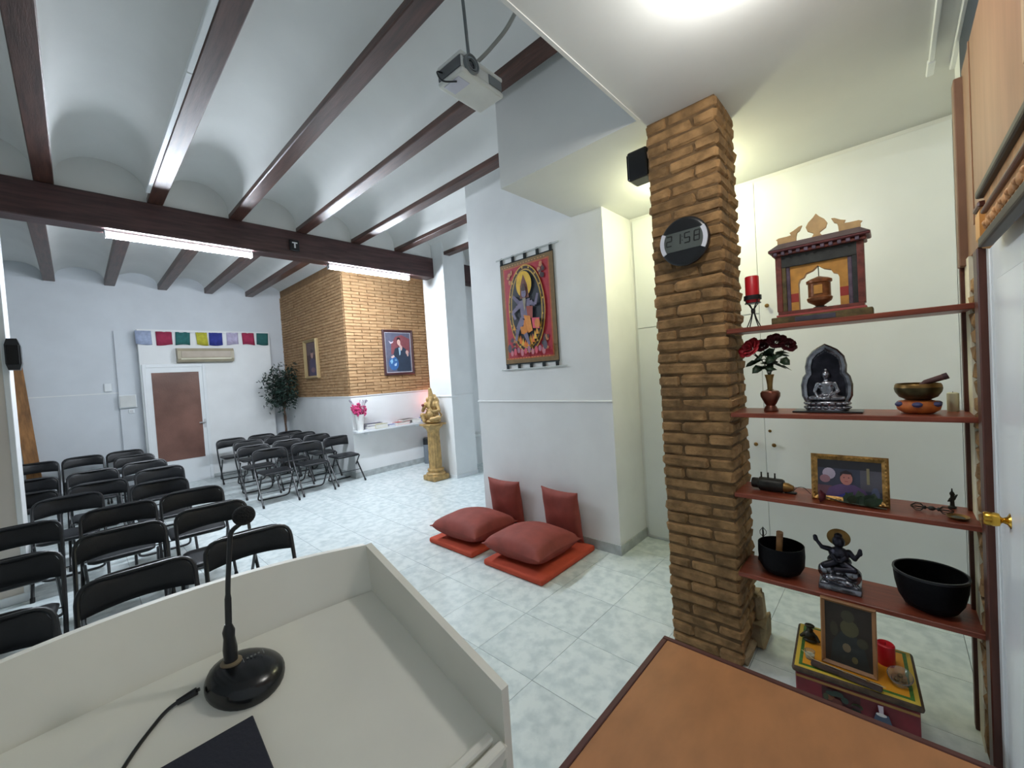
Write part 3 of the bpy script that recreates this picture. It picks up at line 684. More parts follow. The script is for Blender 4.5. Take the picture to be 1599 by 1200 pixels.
for i in range(5):
    x = -.315+.63*i/4
    MB().bbox(x-.018, x+.018, -.014, -.004, zb+hv+.005, zb+hv+.075, .004).build('tab', tabm, th, 0)
    MB().bbox(x-.018, x+.018, -.014, -.004, zb-.07+.005, zb-.005, .004).build('tab', tabm, th, 0)
rodm = mat('clear_rod', (226, 232, 232), .15, trans=.4)
MB().tube([(-.385, -.012, zb+hv+.064), (.41, -.012, zb+hv+.064)], .007, 10).build('rod', rodm, th)
MB().tube([(-.40, -.012, zb-.058), (.42, -.012, zb-.058)], .007, 10).build('rod', rodm, th)

# ------------------------------------------------------------------ clock on the column
ck = thing('wall_clock', 'round black digital wall clock with silver side arcs, on the brick column', 'clock', (2.245, .783, 2.23), W90)
rotx = Rt(PI/2, 4, 'X')
MB().lathe([(.12, 0), (.125, .008), (.125, .028), (.118, .036), (.108, .038), (0, .038)], 48, M=rotx).build('case', black_plastic, ck)
sc_ = MB()
for s in (-1, 1):
    a0 = 0 if s > 0 else PI; o_ = []; 
    pts = [(.121*math.cos(a0+t), .121*math.sin(a0+t)) for t in [(-.50+1.0*i/10) for i in range(11)]]+[(.100*math.cos(a0+t), .100*math.sin(a0+t)) for t in [(.50-1.0*i/10) for i in range(11)]]
    MB().prism(pts, -.043, -.036, 'y').build('side_arc', mat('silver_plastic', (214, 216, 226), .3, metal=.2), ck, 0)
disp = [(-.098, -.045), (.098, -.045), (.103, 0), (.098, .052), (-.098, .052), (-.103, 0)]
dsp = MB().prism(disp, -.0395, -.037, 'y').build('display', mat('lcd_grey_green', (78, 84, 82), .3), ck, 0)
SEG = {'1': 'bc', '2': 'abged', '5': 'afgcd', '8': 'abcdefg'}
dm = MB(); slant = .08
def seg7(ch, x, z, w_, h_, t):
    P = {'a': (0, h_, w_, h_), 'd': (0, 0, w_, 0), 'g': (0, h_/2, w_, h_/2), 'f': (0, h_/2, 0, h_), 'e': (0, 0, 0, h_/2), 'b': (w_, h_/2, w_, h_), 'c': (w_, 0, w_, h_/2)}
    for s in SEG[ch]:
        a, b, c, d = P[s]; q = limb2((x+a+b*slant, z+b), (x+c+d*slant, z+d), t, t); dm.prism(q, -.0402, -.0395, 'y')
for ch, x in zip('2158', (-.088, -.042, .006, .054)): seg7(ch, x, -.012, .026, .050, .0032)
for z in (.005, .025): dm.prism(ell2(-.004, z, .0025, .0025, 8), -.0402, -.0395, 'y')
dm.build('digits', mat('lcd_dark_segment', (26, 28, 28), .4), dsp, 0)

# black speaker on the far side of the column
sp2 = thing('wall_speaker', 'small black loudspeaker fixed to the hidden side of the brick column near the ceiling', 'speaker', (2.40, 1.06, 2.70))
MB().bbox(-.06, .06, -.05, .075, 0, .17, .012, seg=2).build('cabinet', black_plastic, sp2, 0)
MB().bbox(-.02, .02, -.09, -.05, .05, .11, .003).build('bracket', black_metal, sp2, 0)
MB().bbox(-.052, .052, .075, .082, .01, .16, .004).build('grille', mat('black_grille', (14, 14, 16), .8), sp2, 0)
# black speaker on the left pillar
sp1 = thing('wall_speaker', 'black loudspeaker on the edge of the left pillar', 'speaker', (-.318, 5.17, 1.88))
mb = MB(); mb.prism([(-.030, 0), (.030, 0), (.042, .05), (.042, .19), (.026, .25), (-.028, .25), (-.042, .20), (-.042, .05)], -.06, .06, 'y'); mb.build('cabinet', black_plastic, sp1, 0)
MB().bbox(-.034, .034, -.066, -.058, .04, .20, .004).build('grille', MATS['black_grille'], sp1, 0)
MB().bbox(-.03, .0, .02, .075, .10, .14, .003).build('bracket', black_metal, sp1, 0)
plank = tag(MB().bbox(-.075, .075, -.018, .018, 0, 2.3, .004).build('wooden_plank', mat('knotty_orange_wood', (150, 104, 58), .6, var=.4, scale=5, stretch=(5, 5, 1)), None, 0), 'knotty orange-brown plank leaning on the far wall behind the left pillar', 'plank')
plank.matrix_world = T_((-.47, 9.42, 0)) @ Rt(-.055, 4, 'Y') @ Rt(-.06, 4, 'X')

# ------------------------------------------------------------------ projector
pj = thing('projector', 'white and grey video projector hanging from the vaulted ceiling', 'projector', (1.51, 1.57, 3.07), .03)
pw = mat('projector_white', (214, 216, 212), .35); pg = mat('projector_grey', (116, 122, 124), .45)
MB().bbox(-.150, .150, -.092, .092, 0, .028, .012, seg=3).build('bottom_shell', pw, pj, 0)
MB().bbox(-.150, .150, -.092, .092, .082, .105, .010, seg=3).build('top_shell', pw, pj, 0)
MB().bbox(-.143, .143, -.085, .085, .026, .084, .006).build('body', pw, pj, 0)
MB().bbox(-.1495, -.143, -.082, .084, .028, .083, .002).build('side_vent', mat('projector_vent', (84, 88, 92), .5), pj, 0)
MB().bbox(.045, .140, -.090, -.084, .03, .08, .002).build('front_vent', pg, pj, 0)
for i in range(5): pass
LM = T_((-.085, -.085, .056)) @ Rt(PI/2, 4, 'X')
ln = MB().lathe([(.046, 0), (.046, .018), (.040, .022), (.036, .012), (.030, .012), (.030, .018), (.024, .018), (.022, .008), (0, .010)], 30, M=LM).build('lens_ring', pg, pj)
MB().lathe([(.021, .009), (.014, .0135), (0, .015)], 24, M=LM).build('lens', mat('lens_glass', (10, 12, 20), .05, spec=.8), ln)
lb = MB(); lb.bbox(-.135, -.06, -.05, .06, -.003, .001, .001); lb.build('label_plate', mat('projector_label', (196, 198, 214), .3), pj, 0)
mt = MB(); mt.bbox(-.05, .05, -.05, .05, .105, .118, .003); mt.tube([(0, 0, .11), (-.01, 0, .30), (-.03, 0, .62)], .009, 10); mt.lathe([(.035, .60), (.035, .625), (.01, .64)], 16, c=(-.03, 0, 0)); mt.build('ceiling_mount', pg, pj)
MB().tube(fillet([(.0, 0, .13), (.06, -.06, .20), (.12, -.16, .30), (.16, -.24, .42)], .05), .010, 10).build('cable_hose', mat('grey_hose', (150, 150, 144), .6), pj)
MB().tube(fillet([(-.145, .05, .06), (-.19, .05, .05), (-.19, .02, -.02), (-.12, -.02, -.005)], .04), .004, 8).build('loop_cable', black_plastic, pj)
# cable trunking along a joist, little box on the girder
tag(MB().bbox(.566, .598, .985, 3.0, 3.50, 3.532, .004).bbox(.566, .598, 3.005, 5.05, 3.50, 3.532, .004).build('cable_trunking', door_white, None, 0), 'white plastic cable trunking running along the side of a dark ceiling joist', 'trunking')
bx = thing('sensor_box', 'small dark box with a pale T-shaped mark on the face of the girder', 'sensor', (1.93, 5.296, 3.255))
MB().bbox(-.055, .055, -.03, 0, 0, .13, .006).build('case', black_plastic, bx, 0)
MB().bbox(-.03, .03, -.034, -.03, .085, .1, .001).bbox(-.009, .009, -.034, -.03, .03, .085, .001).build('mark', door_white, bx, 0)

# ------------------------------------------------------------------ far wall: air conditioner, flags, boxes
ac = thing('air_conditioner', 'beige wall-mounted air conditioner above the far door', 'air conditioner', (1.70, 9.40, 2.17))
acm = mat('aged_beige_plastic', (168, 158, 134), .4)
MB().prism([(0, .0), (-.13, .01), (-.17, .06), (-.17, .20), (-.14, .25), (0, .26)], -.425, .425, 'x').build('body', acm, ac, 0)
MB().bbox(-.37, .37, -.178, -.168, .085, .20, .003).build('front_panel', mat('beige_panel', (164, 150, 132), .35), ac, 0)
MB().bbox(-.38, .38, -.172, -.15, .045, .07, .004).build('air_flap', mat('pale_flap', (206, 202, 178), .4), ac, 0)
fl = thing('prayer_flag_string', 'string of coloured square cloth flags along the top of the white partition', 'flag string', (1.78, 9.385, 2.73))
MB().tube([(-1.03, .06, 0), (-1.025, 0, 0), (-.4, -.003, -.012), (.4, -.003, -.004), (1.02, 0, .012)], .004, 6).build('string', door_white, fl)
fcol = [(166, 178, 206), (160, 48, 80), (46, 108, 106), (188, 184, 62), (52, 62, 146), (186, 178, 206), (164, 48, 82), (44, 98, 96)]
fx = [(.75, .96), (1.02, 1.24), (1.29, 1.50), (1.58, 1.75), (1.78, 1.99), (2.06, 2.25), (2.31, 2.52), (2.57, 2.78)]
for (a, b), c in zip(fx, fcol):
    n = 6; vs_ = []; zt = (.002 if a < 1 else -.006 if a < 1.9 else .006)
    for i in range(n+1):
        for k in (0, 1): vs_.append((a+(b-a)*i/n-1.78+(.012*math.sin(a*9) if k else 0), -.006-.006*math.sin(i*1.9+a*5)*(.4+k), zt-k*(.235+.012*math.sin(a*7+i*.6))))
    mb = MB().add(vs_, [(2*i, 2*i+1, 2*i+3, 2*i+2) for i in range(n)])
    o = mb.build('flag', mat('flag_%d_%d_%d' % c, c, .9, var=.15, scale=20), fl, 60)
    md = o.modifiers.new('t', 'SOLIDIFY'); md.thickness = .002
wb1 = thing('junction_box', 'small white square box on the far wall, the upper left one', 'box', (.38, 9.6, 1.72)); MB().bbox(-.05, .05, -.03, 0, 0, .14, .006).build('case', door_white, wb1, 0); MB().bbox(-.042, .042, -.036, -.03, .01, .13, .003).build('cover', door_white, wb1, 0)
wb3 = thing('wall_socket', 'tiny white socket just below the wider white box on the far wall', 'socket', (.64, 9.55, 1.33)); MB().bbox(-.035, .035, -.02, 0, 0, .07, .004).build('case', door_white, wb3, 0); MB().bbox(-.02, .02, -.024, -.02, .015, .055, .002).build('cover', steel, wb3, 0)
wb2 = thing('fuse_box', 'wider white box on the far wall beside the partition', 'box', (.60, 9.55, 1.43)); MB().bbox(-.11, .11, -.06, 0, 0, .22, .006).build('case', door_white, wb2, 0); MB().bbox(-.10, .10, -.068, -.06, .012, .205, .004).build('cover', mat('box_cover', (206, 208, 206), .4), wb2, 0)

# ------------------------------------------------------------------ paintings on the brick
pt = thing('framed_painting', 'dark-framed painting of a man in black holding a blue globe', 'painting', (4.075, 6.612, 1.70))
frame_mb(.62, .82, .045, .035).build('frame', mat('dark_maroon_frame', (70, 42, 44), .35), pt, 0)
w2, h2 = .265, .365
sx = lambda u: u*w2
def at_(u, v): return (u*.255, .055+v*.71)
L = [(rect2(-.27, .27, .04, .78), (206, 204, 210)), (rect2(-.255, .255, .055, .765), (92, 94, 112))]
L += [([at_(-.6, .45), at_(.9, .5), at_(.95, .85), at_(.3, .95), at_(-.2, .9), at_(-.55, .72)], (128, 72, 78)), ([at_(-.75, .80), at_(-.55, .76), at_(-.35, .79), at_(-.45, .74), at_(-.62, .72)], (206, 194, 206)),
      ([at_(-.3, .58), at_(0, .64), at_(.25, .66), at_(.55, .60), at_(.9, .42), at_(.95, .02), at_(-.2, .02), at_(-.25, .35)], (44, 58, 76)), ([at_(-.5, .38), at_(-.28, .60), at_(-.05, .62), at_(-.1, .40), at_(-.35, .33)], (40, 54, 70)),
      ([at_(.0, .62), at_(.22, .64), at_(.12, .44), at_(.04, .42)], (150, 178, 196)), (ell2(*at_(.05, .76), .034, .052, 18), (214, 178, 168)), ([at_(-.10, .80), at_(-.08, .87), at_(.05, .89), at_(.18, .87), at_(.18, .81), at_(.10, .84), at_(-.02, .83)], (38, 30, 34)),
      (limb2(at_(.10, .70), at_(.24, .62), .020, .024), (206, 172, 164)), (limb2(at_(.24, .63), at_(.20, .55), .022, .012), (206, 172, 164)), (ell2(*at_(.68, .50), .030, .040, 12), (200, 166, 158)), (ell2(*at_(.72, .43), .018, .026, 10), (200, 166, 158)),
      (ell2(*at_(-.45, .22), .100, .125, 26), (52, 96, 150)), ([at_(-.75, .28), at_(-.55, .34), at_(-.5, .26), at_(-.62, .2)], (130, 180, 210)), ([at_(-.42, .20), at_(-.2, .24), at_(-.25, .16), at_(-.4, .15)], (170, 196, 220)), ([at_(-.40, .30), at_(-.25, .33), at_(-.2, .28)], (120, 170, 190)),
      (limb2(at_(-.62, .37), at_(-.38, .41), .018, .02), (210, 182, 176))]
print_mesh('canvas', L, pt, -.010)
lp = thing('framed_portrait', 'gold-framed dark portrait on the shaded side of the brick block', 'painting', (3.115, 8.05, 1.74), W90)
frame_mb(.60, .74, .05, .06).build('frame', mat('pale_gold_frame', (172, 150, 108), .4, metal=.3), lp, 0)
L = [(rect2(-.26, .26, .04, .70), (96, 78, 80)), (rect2(-.25, .25, .05, .45), (70, 50, 54)), ([(-.18, .05), (.2, .05), (.14, .34), (.0, .40), (-.14, .34)], (74, 66, 92)), (ell2(0, .46, .06, .08, 16), (176, 138, 128)), (ell2(0, .52, .065, .04, 14), (70, 60, 62)), (ell2(.02, .16, .10, .05, 12), (120, 92, 104))]
print_mesh('canvas', L, lp, -.010)

# ------------------------------------------------------------------ white wall shelf with its things
ws = thing('wall_shelf', 'white floating shelf along the white base of the brick block', 'shelf', (3.82, 6.612, .775))
mb = MB(); ol = [(-.72, 0), (-.72, -.14), (-.70, -.175), (-.66, -.185), (.85, -.185), (.85, 0)]; mb.prism(ol, 0, .032); mb.build('board', door_white, ws, 0)
for x in (-.5, .5): MB().bbox(x-.015, x+.015, -.14, 0, -.05, 0, .003).build('bracket', door_white, ws, 0)
vz = .807
wvz = thing('white_vase', 'tall flared white vase on the left end of the white wall shelf', 'vase', (3.205, 6.525, vz))
MB().lathe([(.044, 0), (.047, .01), (.056, .10), (.070, .20), (.084, .27), (.078, .27), (.052, .10), (.040, .015), (0, .012)], 28).build('body', mat('white_ceramic', (228, 228, 226), .3), wvz)
pf = thing('dried_flower_bunch', 'bunch of pink dried flowers standing in the white vase', 'flowers', (3.205, 6.525, vz+.02))
st_ = MB(); hd = MB(); rr_ = random.Random(11)
for i in range(46):
    a = rr_.uniform(0, 2*PI); s = rr_.random()**.6; hgt = rr_.uniform(.30, .44)-.05*s
    p = (s*.11*math.cos(a), s*.10*math.sin(a), hgt); st_.tube([(s*.02*math.cos(a), s*.02*math.sin(a), .0), p], .0025, 4)
    for q in range(5): hd.ell((p[0]+rr_.uniform(-.02, .02), p[1]+rr_.uniform(-.02, .02), p[2]+rr_.uniform(-.05, .02)), (.013, .013, .016), 5, 4)
st_.build('stems', mat('pale_pink_stem', (186, 120, 130), .8), pf, 0); tag(hd.build('blossoms', pink, pf, 0), kind='stuff')
gp = MB()
for i in range(14):
    a = rr_.uniform(0, 2*PI); gp.tube([(.02*math.cos(a), .02*math.sin(a), .2), (.11*math.cos(a), .1*math.sin(a), .42), (.15*math.cos(a), .13*math.sin(a), .47+.03*rr_.random())], [.002, .0015, .006], 5)
gp.build('grey_sprigs', mat('grey_sprig', (130, 120, 140), .8), pf, 0)
def book(label, x, y, z, w_, d_, h_, rz, col, name='book'):
    t = thing(name, label, 'book', (x, y, z), rz)
    MB().bbox(-w_/2, w_/2, -d_/2, d_/2, 0, .003, .001).bbox(-w_/2, w_/2, -d_/2, d_/2, h_-.003, h_, .001).bbox(-w_/2, w_/2, d_/2-.003, d_/2, 0, h_, .001).build('cover', mat('cover_%d_%d_%d' % col, col, .5, var=.3, scale=16), t, 0)
    MB().box(-w_/2+.004, w_/2-.004, -d_/2+.004, d_/2-.003, .003, h_-.003).build('pages', MATS['paper'], t, 0)
    return t
book('purple book at the bottom of the pile beside the white vase', 3.46, 6.53, vz, .30, .13, .055, .03, (92, 76, 138))
book('dark blue book in the middle of the pile beside the white vase', 3.45, 6.53, vz+.0555, .27, .13, .035, -.08, (60, 58, 88))
book('yellow-green thin book leaning on the pile beside the white vase', 3.55, 6.445, vz, .22, .03, .07, .0, (176, 166, 70))
book('red-spotted magazine in the middle of the white wall shelf', 3.98, 6.52, vz, .28, .13, .05, .1, (196, 60, 56), 'magazine')
book('grey-brown magazine lying on the red-spotted magazine', 4.08, 6.53, vz+.0505, .27, .12, .035, .22, (96, 88, 84), 'magazine')
book('blue booklet at the left of the red-spotted magazine', 3.76, 6.50, vz, .12, .10, .03, -.1, (70, 96, 166), 'booklet')
book('pale grey magazine right of the red-spotted magazine', 4.27, 6.50, vz, .16, .14, .07, -.15, (186, 188, 190), 'magazine')
bb = thing('blue_bowl', 'small bright blue bowl on the white wall shelf near the golden statue', 'bowl', (4.44, 6.52, vz)); MB().lathe([(.03, 0), (.034, .008), (.062, .045), (.072, .075), (.066, .075), (.05, .035), (0, .015)], 24).build('body', mat('blue_glaze', (70, 110, 190), .3), bb)
bnm = thing('waste_bin', 'grey cylinder bin with a black top beside the golden pedestal', 'bin', (4.50, 6.50, 0)); MB().lathe([(.085, 0), (.085, .36), (0, .36)], 24).build('body', mat('grey_bin', (124, 132, 140), .4, metal=.3), bnm); MB().lathe([(.088, .36), (.088, .46), (.07, .48), (0, .485)], 24).build('lid', black_plastic, bnm)
pb_ = thing('white_basin', 'edge of a white basin seen in the passage behind the white column', 'basin', (4.62, 5.36, .50)); MB().lathe([(.05, 0), (.16, .05), (.19, .10), (.17, .10), (.03, .04), (0, .04)], 24).build('bowl', mat('white_ceramic', (228, 228, 226), .3), pb_); MB().lathe([(.06, -.50), (.045, -.40), (.045, 0.0)], 16).build('stand', MATS['white_ceramic'], pb_)

# ------------------------------------------------------------------ golden pedestal and statue
pd = thing('pedestal', 'golden fluted column pedestal in front of the white column', 'pedestal', (3.815, 5.34, 0))
fl_ = lambda a: .05*math.cos(14*a)
MB().bbox(-.150, .150, -.150, .150, 0, .085, .02, seg=2).build('plinth', gold_paint, pd, 30)
MB().lathe([(.150, .085), (.152, .11), (.125, .125), (.118, .14), (.132, .155), (.128, .175), (.10, .185), (.098, .195)], 32).build('base_moulding', gold_paint, pd)
MB().lathe([(.098, .195), (.096, .45), (.090, .76)], 84, flute=fl_).build('shaft', gold_paint, pd)
MB().lathe([(.092, .76), (.10, .775), (.10, .79), (.125, .82), (.15, .84), (.155, .86)], 32).bbox(-.16, .16, -.14, .14, .86, .89, .01, seg=2).build('capital', gold_paint, pd, 40)
sg = thing('golden_statue', 'golden statue of a seated figure with a tall crown on the fluted pedestal', 'statue', (3.815, 5.34, .89), -.9)
blob('figure', [((0, 0, .035), (.14, .12, .04)), ((0, 0, .14), (.11, .10, .11)), ((.01, .02, .27), (.098, .085, .12)), ((0, 0, .385), (.056, .058, .066)), ((0, .0, .42), (-.01, -.005, .535), .048, .030), ((-.01, -.005, .54), (.028, .028, .026)), ((.06, .03, .33), (.06, .05, .09)), ((.03, .05, .40), (.05, .04, .06)),
                ((.09, 0, .31), (.13, -.05, .20), .034, .026), ((.13, -.05, .20), (.05, -.10, .19), .026, .022), ((-.09, 0, .31), (-.13, -.05, .21), .034, .026), ((-.13, -.05, .21), (-.09, -.11, .29), .026, .022),
                ((0, -.05, .355), (-.01, -.105, .27), .026, .018), ((-.01, -.105, .27), (.035, -.115, .20), .018, .013), ((.065, .0, .375), (.022, .018, .04)), ((-.065, .0, .375), (.022, .018, .04)),
                ((.06, -.02, .10), (.13, -.09, .09), .05, .036), ((.13, -.09, .09), (.01, -.13, .075), .034, .026), ((-.06, -.02, .10), (-.13, -.09, .14), .05, .04), ((-.13, -.09, .14), (-.10, -.12, .05), .036, .026), ((.0, -.08, .15), (.06, .05, .07))],
     gold_paint, sg, .006)
blob('ribbon', [((.10, .02, .20), (.155, -.02, .12), .014, .014), ((.155, -.02, .12), (.12, -.08, .05), .014, .012), ((-.07, -.06, .23), (.06, -.09, .14), .012, .012)], gold_paint, sg, .005)
blob('held_fruit', [((-.10, -.125, .30), (.024, .024, .024))], mat('dark_red_paint', (110, 40, 34), .5), sg, .005)

# ------------------------------------------------------------------ plant in the corner
ft2 = thing('potted_fig_tree', 'slim potted fig tree in the corner beside the brick block', 'plant', (2.875, 9.05, 0))
MB().lathe([(.11, 0), (.13, .02), (.155, .26), (.165, .28), (.145, .28), (.135, .24), (0, .24)], 24).build('pot', mat('grey_pot', (110, 104, 100), .6), ft2)
MB().tube([(0, 0, .2), (.01, 0, .6), (-.01, .0, 1.0), (.0, 0, 1.4)], [.024, .02, .018, .012], 8).tube([(.02, 0, .2), (-.015, .01, .6), (.015, 0, 1.0), (-.02, 0, 1.35)], [.016, .014, .012, .008], 7).build('trunk', bark, ft2)
lv = MB(); brm = MB(); rr_ = random.Random(4)
for i in range(26):
    a = rr_.uniform(0, 2*PI); r = rr_.uniform(.10, .30); zz = rr_.uniform(1.30, 1.95)
    tip = Vector((min(.2, r*math.cos(a)), r*math.sin(a)*.8-.05, zz)); brm.tube([(0, 0, 1.1+.3*rr_.random()), (tip.x*.5, tip.y*.5, zz-.08), tip], [.006, .004, .002], 5)
    for q in range(44):
        p = tip+Vector((rr_.gauss(0, .075), rr_.gauss(0, .065)-.06, rr_.gauss(-.04, .085))); p.x = min(p.x, .13); p.y = min(p.y, .25)
        d = Vector((rr_.uniform(-1, 1), rr_.uniform(-1, 1), rr_.uniform(-1.2, .1))).normalized(); u = d.orthogonal().normalized(); l = rr_.uniform(.065, .105)
        lv.add([p, p+d*l*.4+u*l*.2, p+d*l, p+d*l*.4-u*l*.2], [(0, 1, 2, 3)])
for (dx, dz) in ((-.33, 1.86), (-.30, 1.70), (-.24, 1.56), (-.30, 1.42), (-.1, 2.03)):
    brm.tube([(0, 0, 1.5), (dx*.6, -.05, dz+.05), (dx, -.06, dz)], [.005, .003, .002], 5)
    for q in range(12):
        p = Vector((dx, -.06, dz))+Vector((rr_.gauss(0, .03), rr_.gauss(0, .03), rr_.gauss(-.03, .04))); d = Vector((rr_.uniform(-1, 1), rr_.uniform(-1, 1), rr_.uniform(-1.4, .1))).normalized(); u = d.orthogonal().normalized(); l = .075
        lv.add([p, p+d*l*.4+u*l*.2, p+d*l, p+d*l*.4-u*l*.2], [(0, 1, 2, 3)])
brm.build('branches', bark, ft2, 0); tag(lv.build('foliage', ficus_m, ft2, 0), kind='stuff')
# ------------------------------------------------------------------ shelf things (front faces -x)
Z1, Z2, Z3, Z4 = [z+ST for z in SH]
# top shelf
ch = thing('candle_holder', 'black wrought-iron tripod candle holder on the top shelf by the brick column', 'candle holder', (2.36, .512, Z1), W90)
mb = MB()
for i in range(4):
    a = PI/4+i*PI/2; ca_, sa = math.cos(a), math.sin(a)
    mb.tube([(.036*ca_, .036*sa, .002), (.016*ca_, .016*sa, .045), (.005*ca_, .005*sa, .078), (.005*ca_, .005*sa, .092), (.020*ca_, .020*sa, .115), (.033*ca_, .033*sa, .128)], .0028, 6)
mb.lathe([(.008, .072), (.010, .078), (.010, .090), (.008, .098)], 10); mb.build('wire_legs', black_metal, ch)
MB().lathe([(.036, .122), (.036, .126), (0, .126)], 24).lathe([(.037, .140), (.0395, .140), (.0395, .162), (.037, .162), (.037, .140)], 28, cap=False).build('ring', black_metal, ch)
cr = MB()
for i in range(4):
    a = PI/4+i*PI/2; cr.tube([(.034*math.cos(a), .034*math.sin(a), .124), (.0375*math.cos(a), .0375*math.sin(a), .142)], .0022, 5)
cr.build('struts', black_metal, ch)
cd1 = thing('red_candle', 'red pillar candle in the black iron holder on the top shelf', 'candle', (2.36, .512, Z1+.1265))
MB().lathe([(.031, 0), (.031, .128), (.028, .132), (.018, .128), (0, .125)], 26).build('wax', red_wax, cd1)
MB().tube([(0, 0, .124), (.002, 0, .136)], .001, 5).build('wick', black_plastic, cd1)

sr = thing('prayer_wheel_shrine', 'painted wooden shrine with a carved roof framing a small prayer wheel, on the top shelf', 'shrine', (2.375, .243, Z1), W90)
pr, pdk, pgn, pgd, pml = mat('carved_red_brown', (116, 56, 46), .5, var=.4, scale=30, bump=.4), mat('painted_dark_teal', (46, 48, 46), .5, var=.4, scale=24), mat('painted_olive', (98, 84, 48), .5, var=.5, scale=30, bump=.3), mat('painted_ochre', (196, 140, 62), .5, var=.25, scale=20), mat('painted_mauve', (92, 76, 92), .5, var=.4, scale=30)
MB().bbox(-.185, .185, -.055, .055, 0, .034, .003).build('plinth', pgn, sr, 0)
MB().bbox(-.09, .06, -.0565, -.05, .006, .028, .001).build('plinth_panel', mat('plinth_panel_paint', (70, 70, 84), .5, var=.3, scale=20), sr, 0)
MB().bbox(-.165, .165, -.045, .045, .034, .045, .002).build('red_sill', mat('red_sill_paint', (170, 78, 74), .5), sr, 0)
MB().bbox(-.158, .158, -.04, .04, .045, .060, .002).build('lattice_sill', pr, sr, 0)
for s in (-1, 1):
    MB().bbox(s*.150-.012, s*.150+.012, -.035, .035, .06, .325, .002).build('outer_post', pr, sr, 0)
    MB().bbox(s*.130-.009, s*.130+.009, -.03, .03, .06, .30, .002).build('inner_post', pgn if s < 0 else pdk, sr, 0)
    MB().bbox(s*.1135-.0075, s*.1135+.0075, -.026, .026, .06, .30, .002).build('mauve_post', pml, sr, 0)
MB().bbox(-.14, .14, -.032, .032, .268, .325, .002).build('lintel', pdk, sr, 0)
ar = MB()   # ochre arch board with a cusped opening
op = [(-.076, .06), (-.076, .185), (-.070, .203), (-.054, .210), (-.046, .226), (-.020, .236), (0, .254)]; op = op+[(-x, z) for x, z in op[-2::-1]]
out_ = [(-.10, .06), (-.10, .27), (0, .27.__float__()), (.10, .27), (.10, .06)]
n = len(op)
for i in range(n-1):
    (x0, z0), (x1, z1) = op[i], op[i+1]
    def ou(x, z, i_):
        if i_ <= 1: return (-.10, z) if i_ == 0 else (-.10, .20)
        return None
# outer contour sampled to the same count
outer = [(-.106, .06), (-.106, .19), (-.106, .235), (-.106, .27), (-.06, .27), (-.03, .27), (0, .27)]; outer = outer+[(-x, z) for x, z in outer[-2::-1]]
vs_ = []
for (a, b), (c, d) in zip(op, outer): vs_ += [(a, -.02, b), (c, -.02, d), (c, .02, d), (a, .02, b)]
fs_ = []
for i in range(n-1):
    for j in range(4): fs_.append((i*4+j, i*4+(j+1) % 4, (i+1)*4+(j+1) % 4, (i+1)*4+j))
fs_ += [(0, 1, 2, 3), ((n-1)*4+3, (n-1)*4+2, (n-1)*4+1, (n-1)*4)]
ar.add(vs_, fs_).build('arch_board', pgd, sr, 0)
for x0 in (-.106, .076): MB().bbox(x0, x0+.030, -.0212, -.019, .10, .14, .0005).build('red_band', mat('red_band_paint', (160, 52, 44), .5), sr, 0)
MB().bbox(-.172, .172, -.048, .048, .325, .340, .003).build('eave', pr, sr, 0)
dn = MB()
for i in range(11): dn.bbox(-.165+.03*i, -.150+.03*i, -.056, -.04, .326, .342, .002)
dn.build('dentils', pml, sr, 0)
MB().bbox(-.186, .186, -.062, .062, .342, .354, .004).build('cornice', mat('cornice_paint', (104, 50, 52), .5, var=.3, scale=20), sr, 0)
rf = MB(); rf.add([(-.186, -.062, .354), (.186, -.062, .354), (.186, .062, .354), (-.186, .062, .354), (-.150, -.02, .386), (.150, -.02, .386), (.150, .02, .386), (-.150, .02, .386)], [(0, 1, 5, 4), (1, 2, 6, 5), (2, 3, 7, 6), (3, 0, 4, 7), (4, 5, 6, 7), (3, 2, 1, 0)]); rf.build('roof', mat('roof_paint', (96, 82, 86), .5, var=.3, scale=20), sr, 0)
pale = mat('pale_carved_wood', (192, 158, 108), .6, var=.2, scale=20)
fin = [(-.022, 0), (.022, 0), (.012, .016), (.012, .022), (.034, .036), (.040, .056), (.030, .075), (.012, .092), (0, .108), (-.012, .092), (-.030, .075), (-.040, .056), (-.034, .036), (-.012, .022), (-.012, .016)]
MB().prism([(x, z+.384) for x, z in fin], -.008, .008, 'y').build('finial', pale, sr, 0)
deer = [(-.046, 0), (.028, 0), (.030, .034), (.034, .050), (.044, .056), (.054, .078), (.042, .076), (.020, .062), (.004, .056), (.010, .044), (-.008, .042), (-.040, .042), (-.052, .036), (-.046, .030)]
MB().prism([(x-.108, z+.376) for x, z in deer], -.007, .007, 'y').build('deer', pale, sr, 0)
MB().prism([(-x+.108, z+.376) for x, z in deer], -.007, .007, 'y').build('deer', pale, sr, 0)
wh = MB(); wh.lathe([(0, .066), (.012, .066), (.020, .074), (.044, .090), (.047, .096), (.049, .106), (.043, .112), (.043, .172), (.049, .176), (.049, .187), (.036, .195), (.020, .200), (.008, .205), (0, .206)], 26); wh.build('prayer_wheel', mat('copper_wheel', (134, 84, 50), .4, metal=.35, var=.4, scale=30), sr)
MB().tube([(0, 0, .20), (0, 0, .256)], .002, 6).lathe([(.030, .060), (.024, .066), (.012, .070)], 16).build('spindle', pdk, sr)
MB().bbox(-.016, .016, -.046, -.039, .122, .162, .001).build('emblem', pgd, sr, 0)

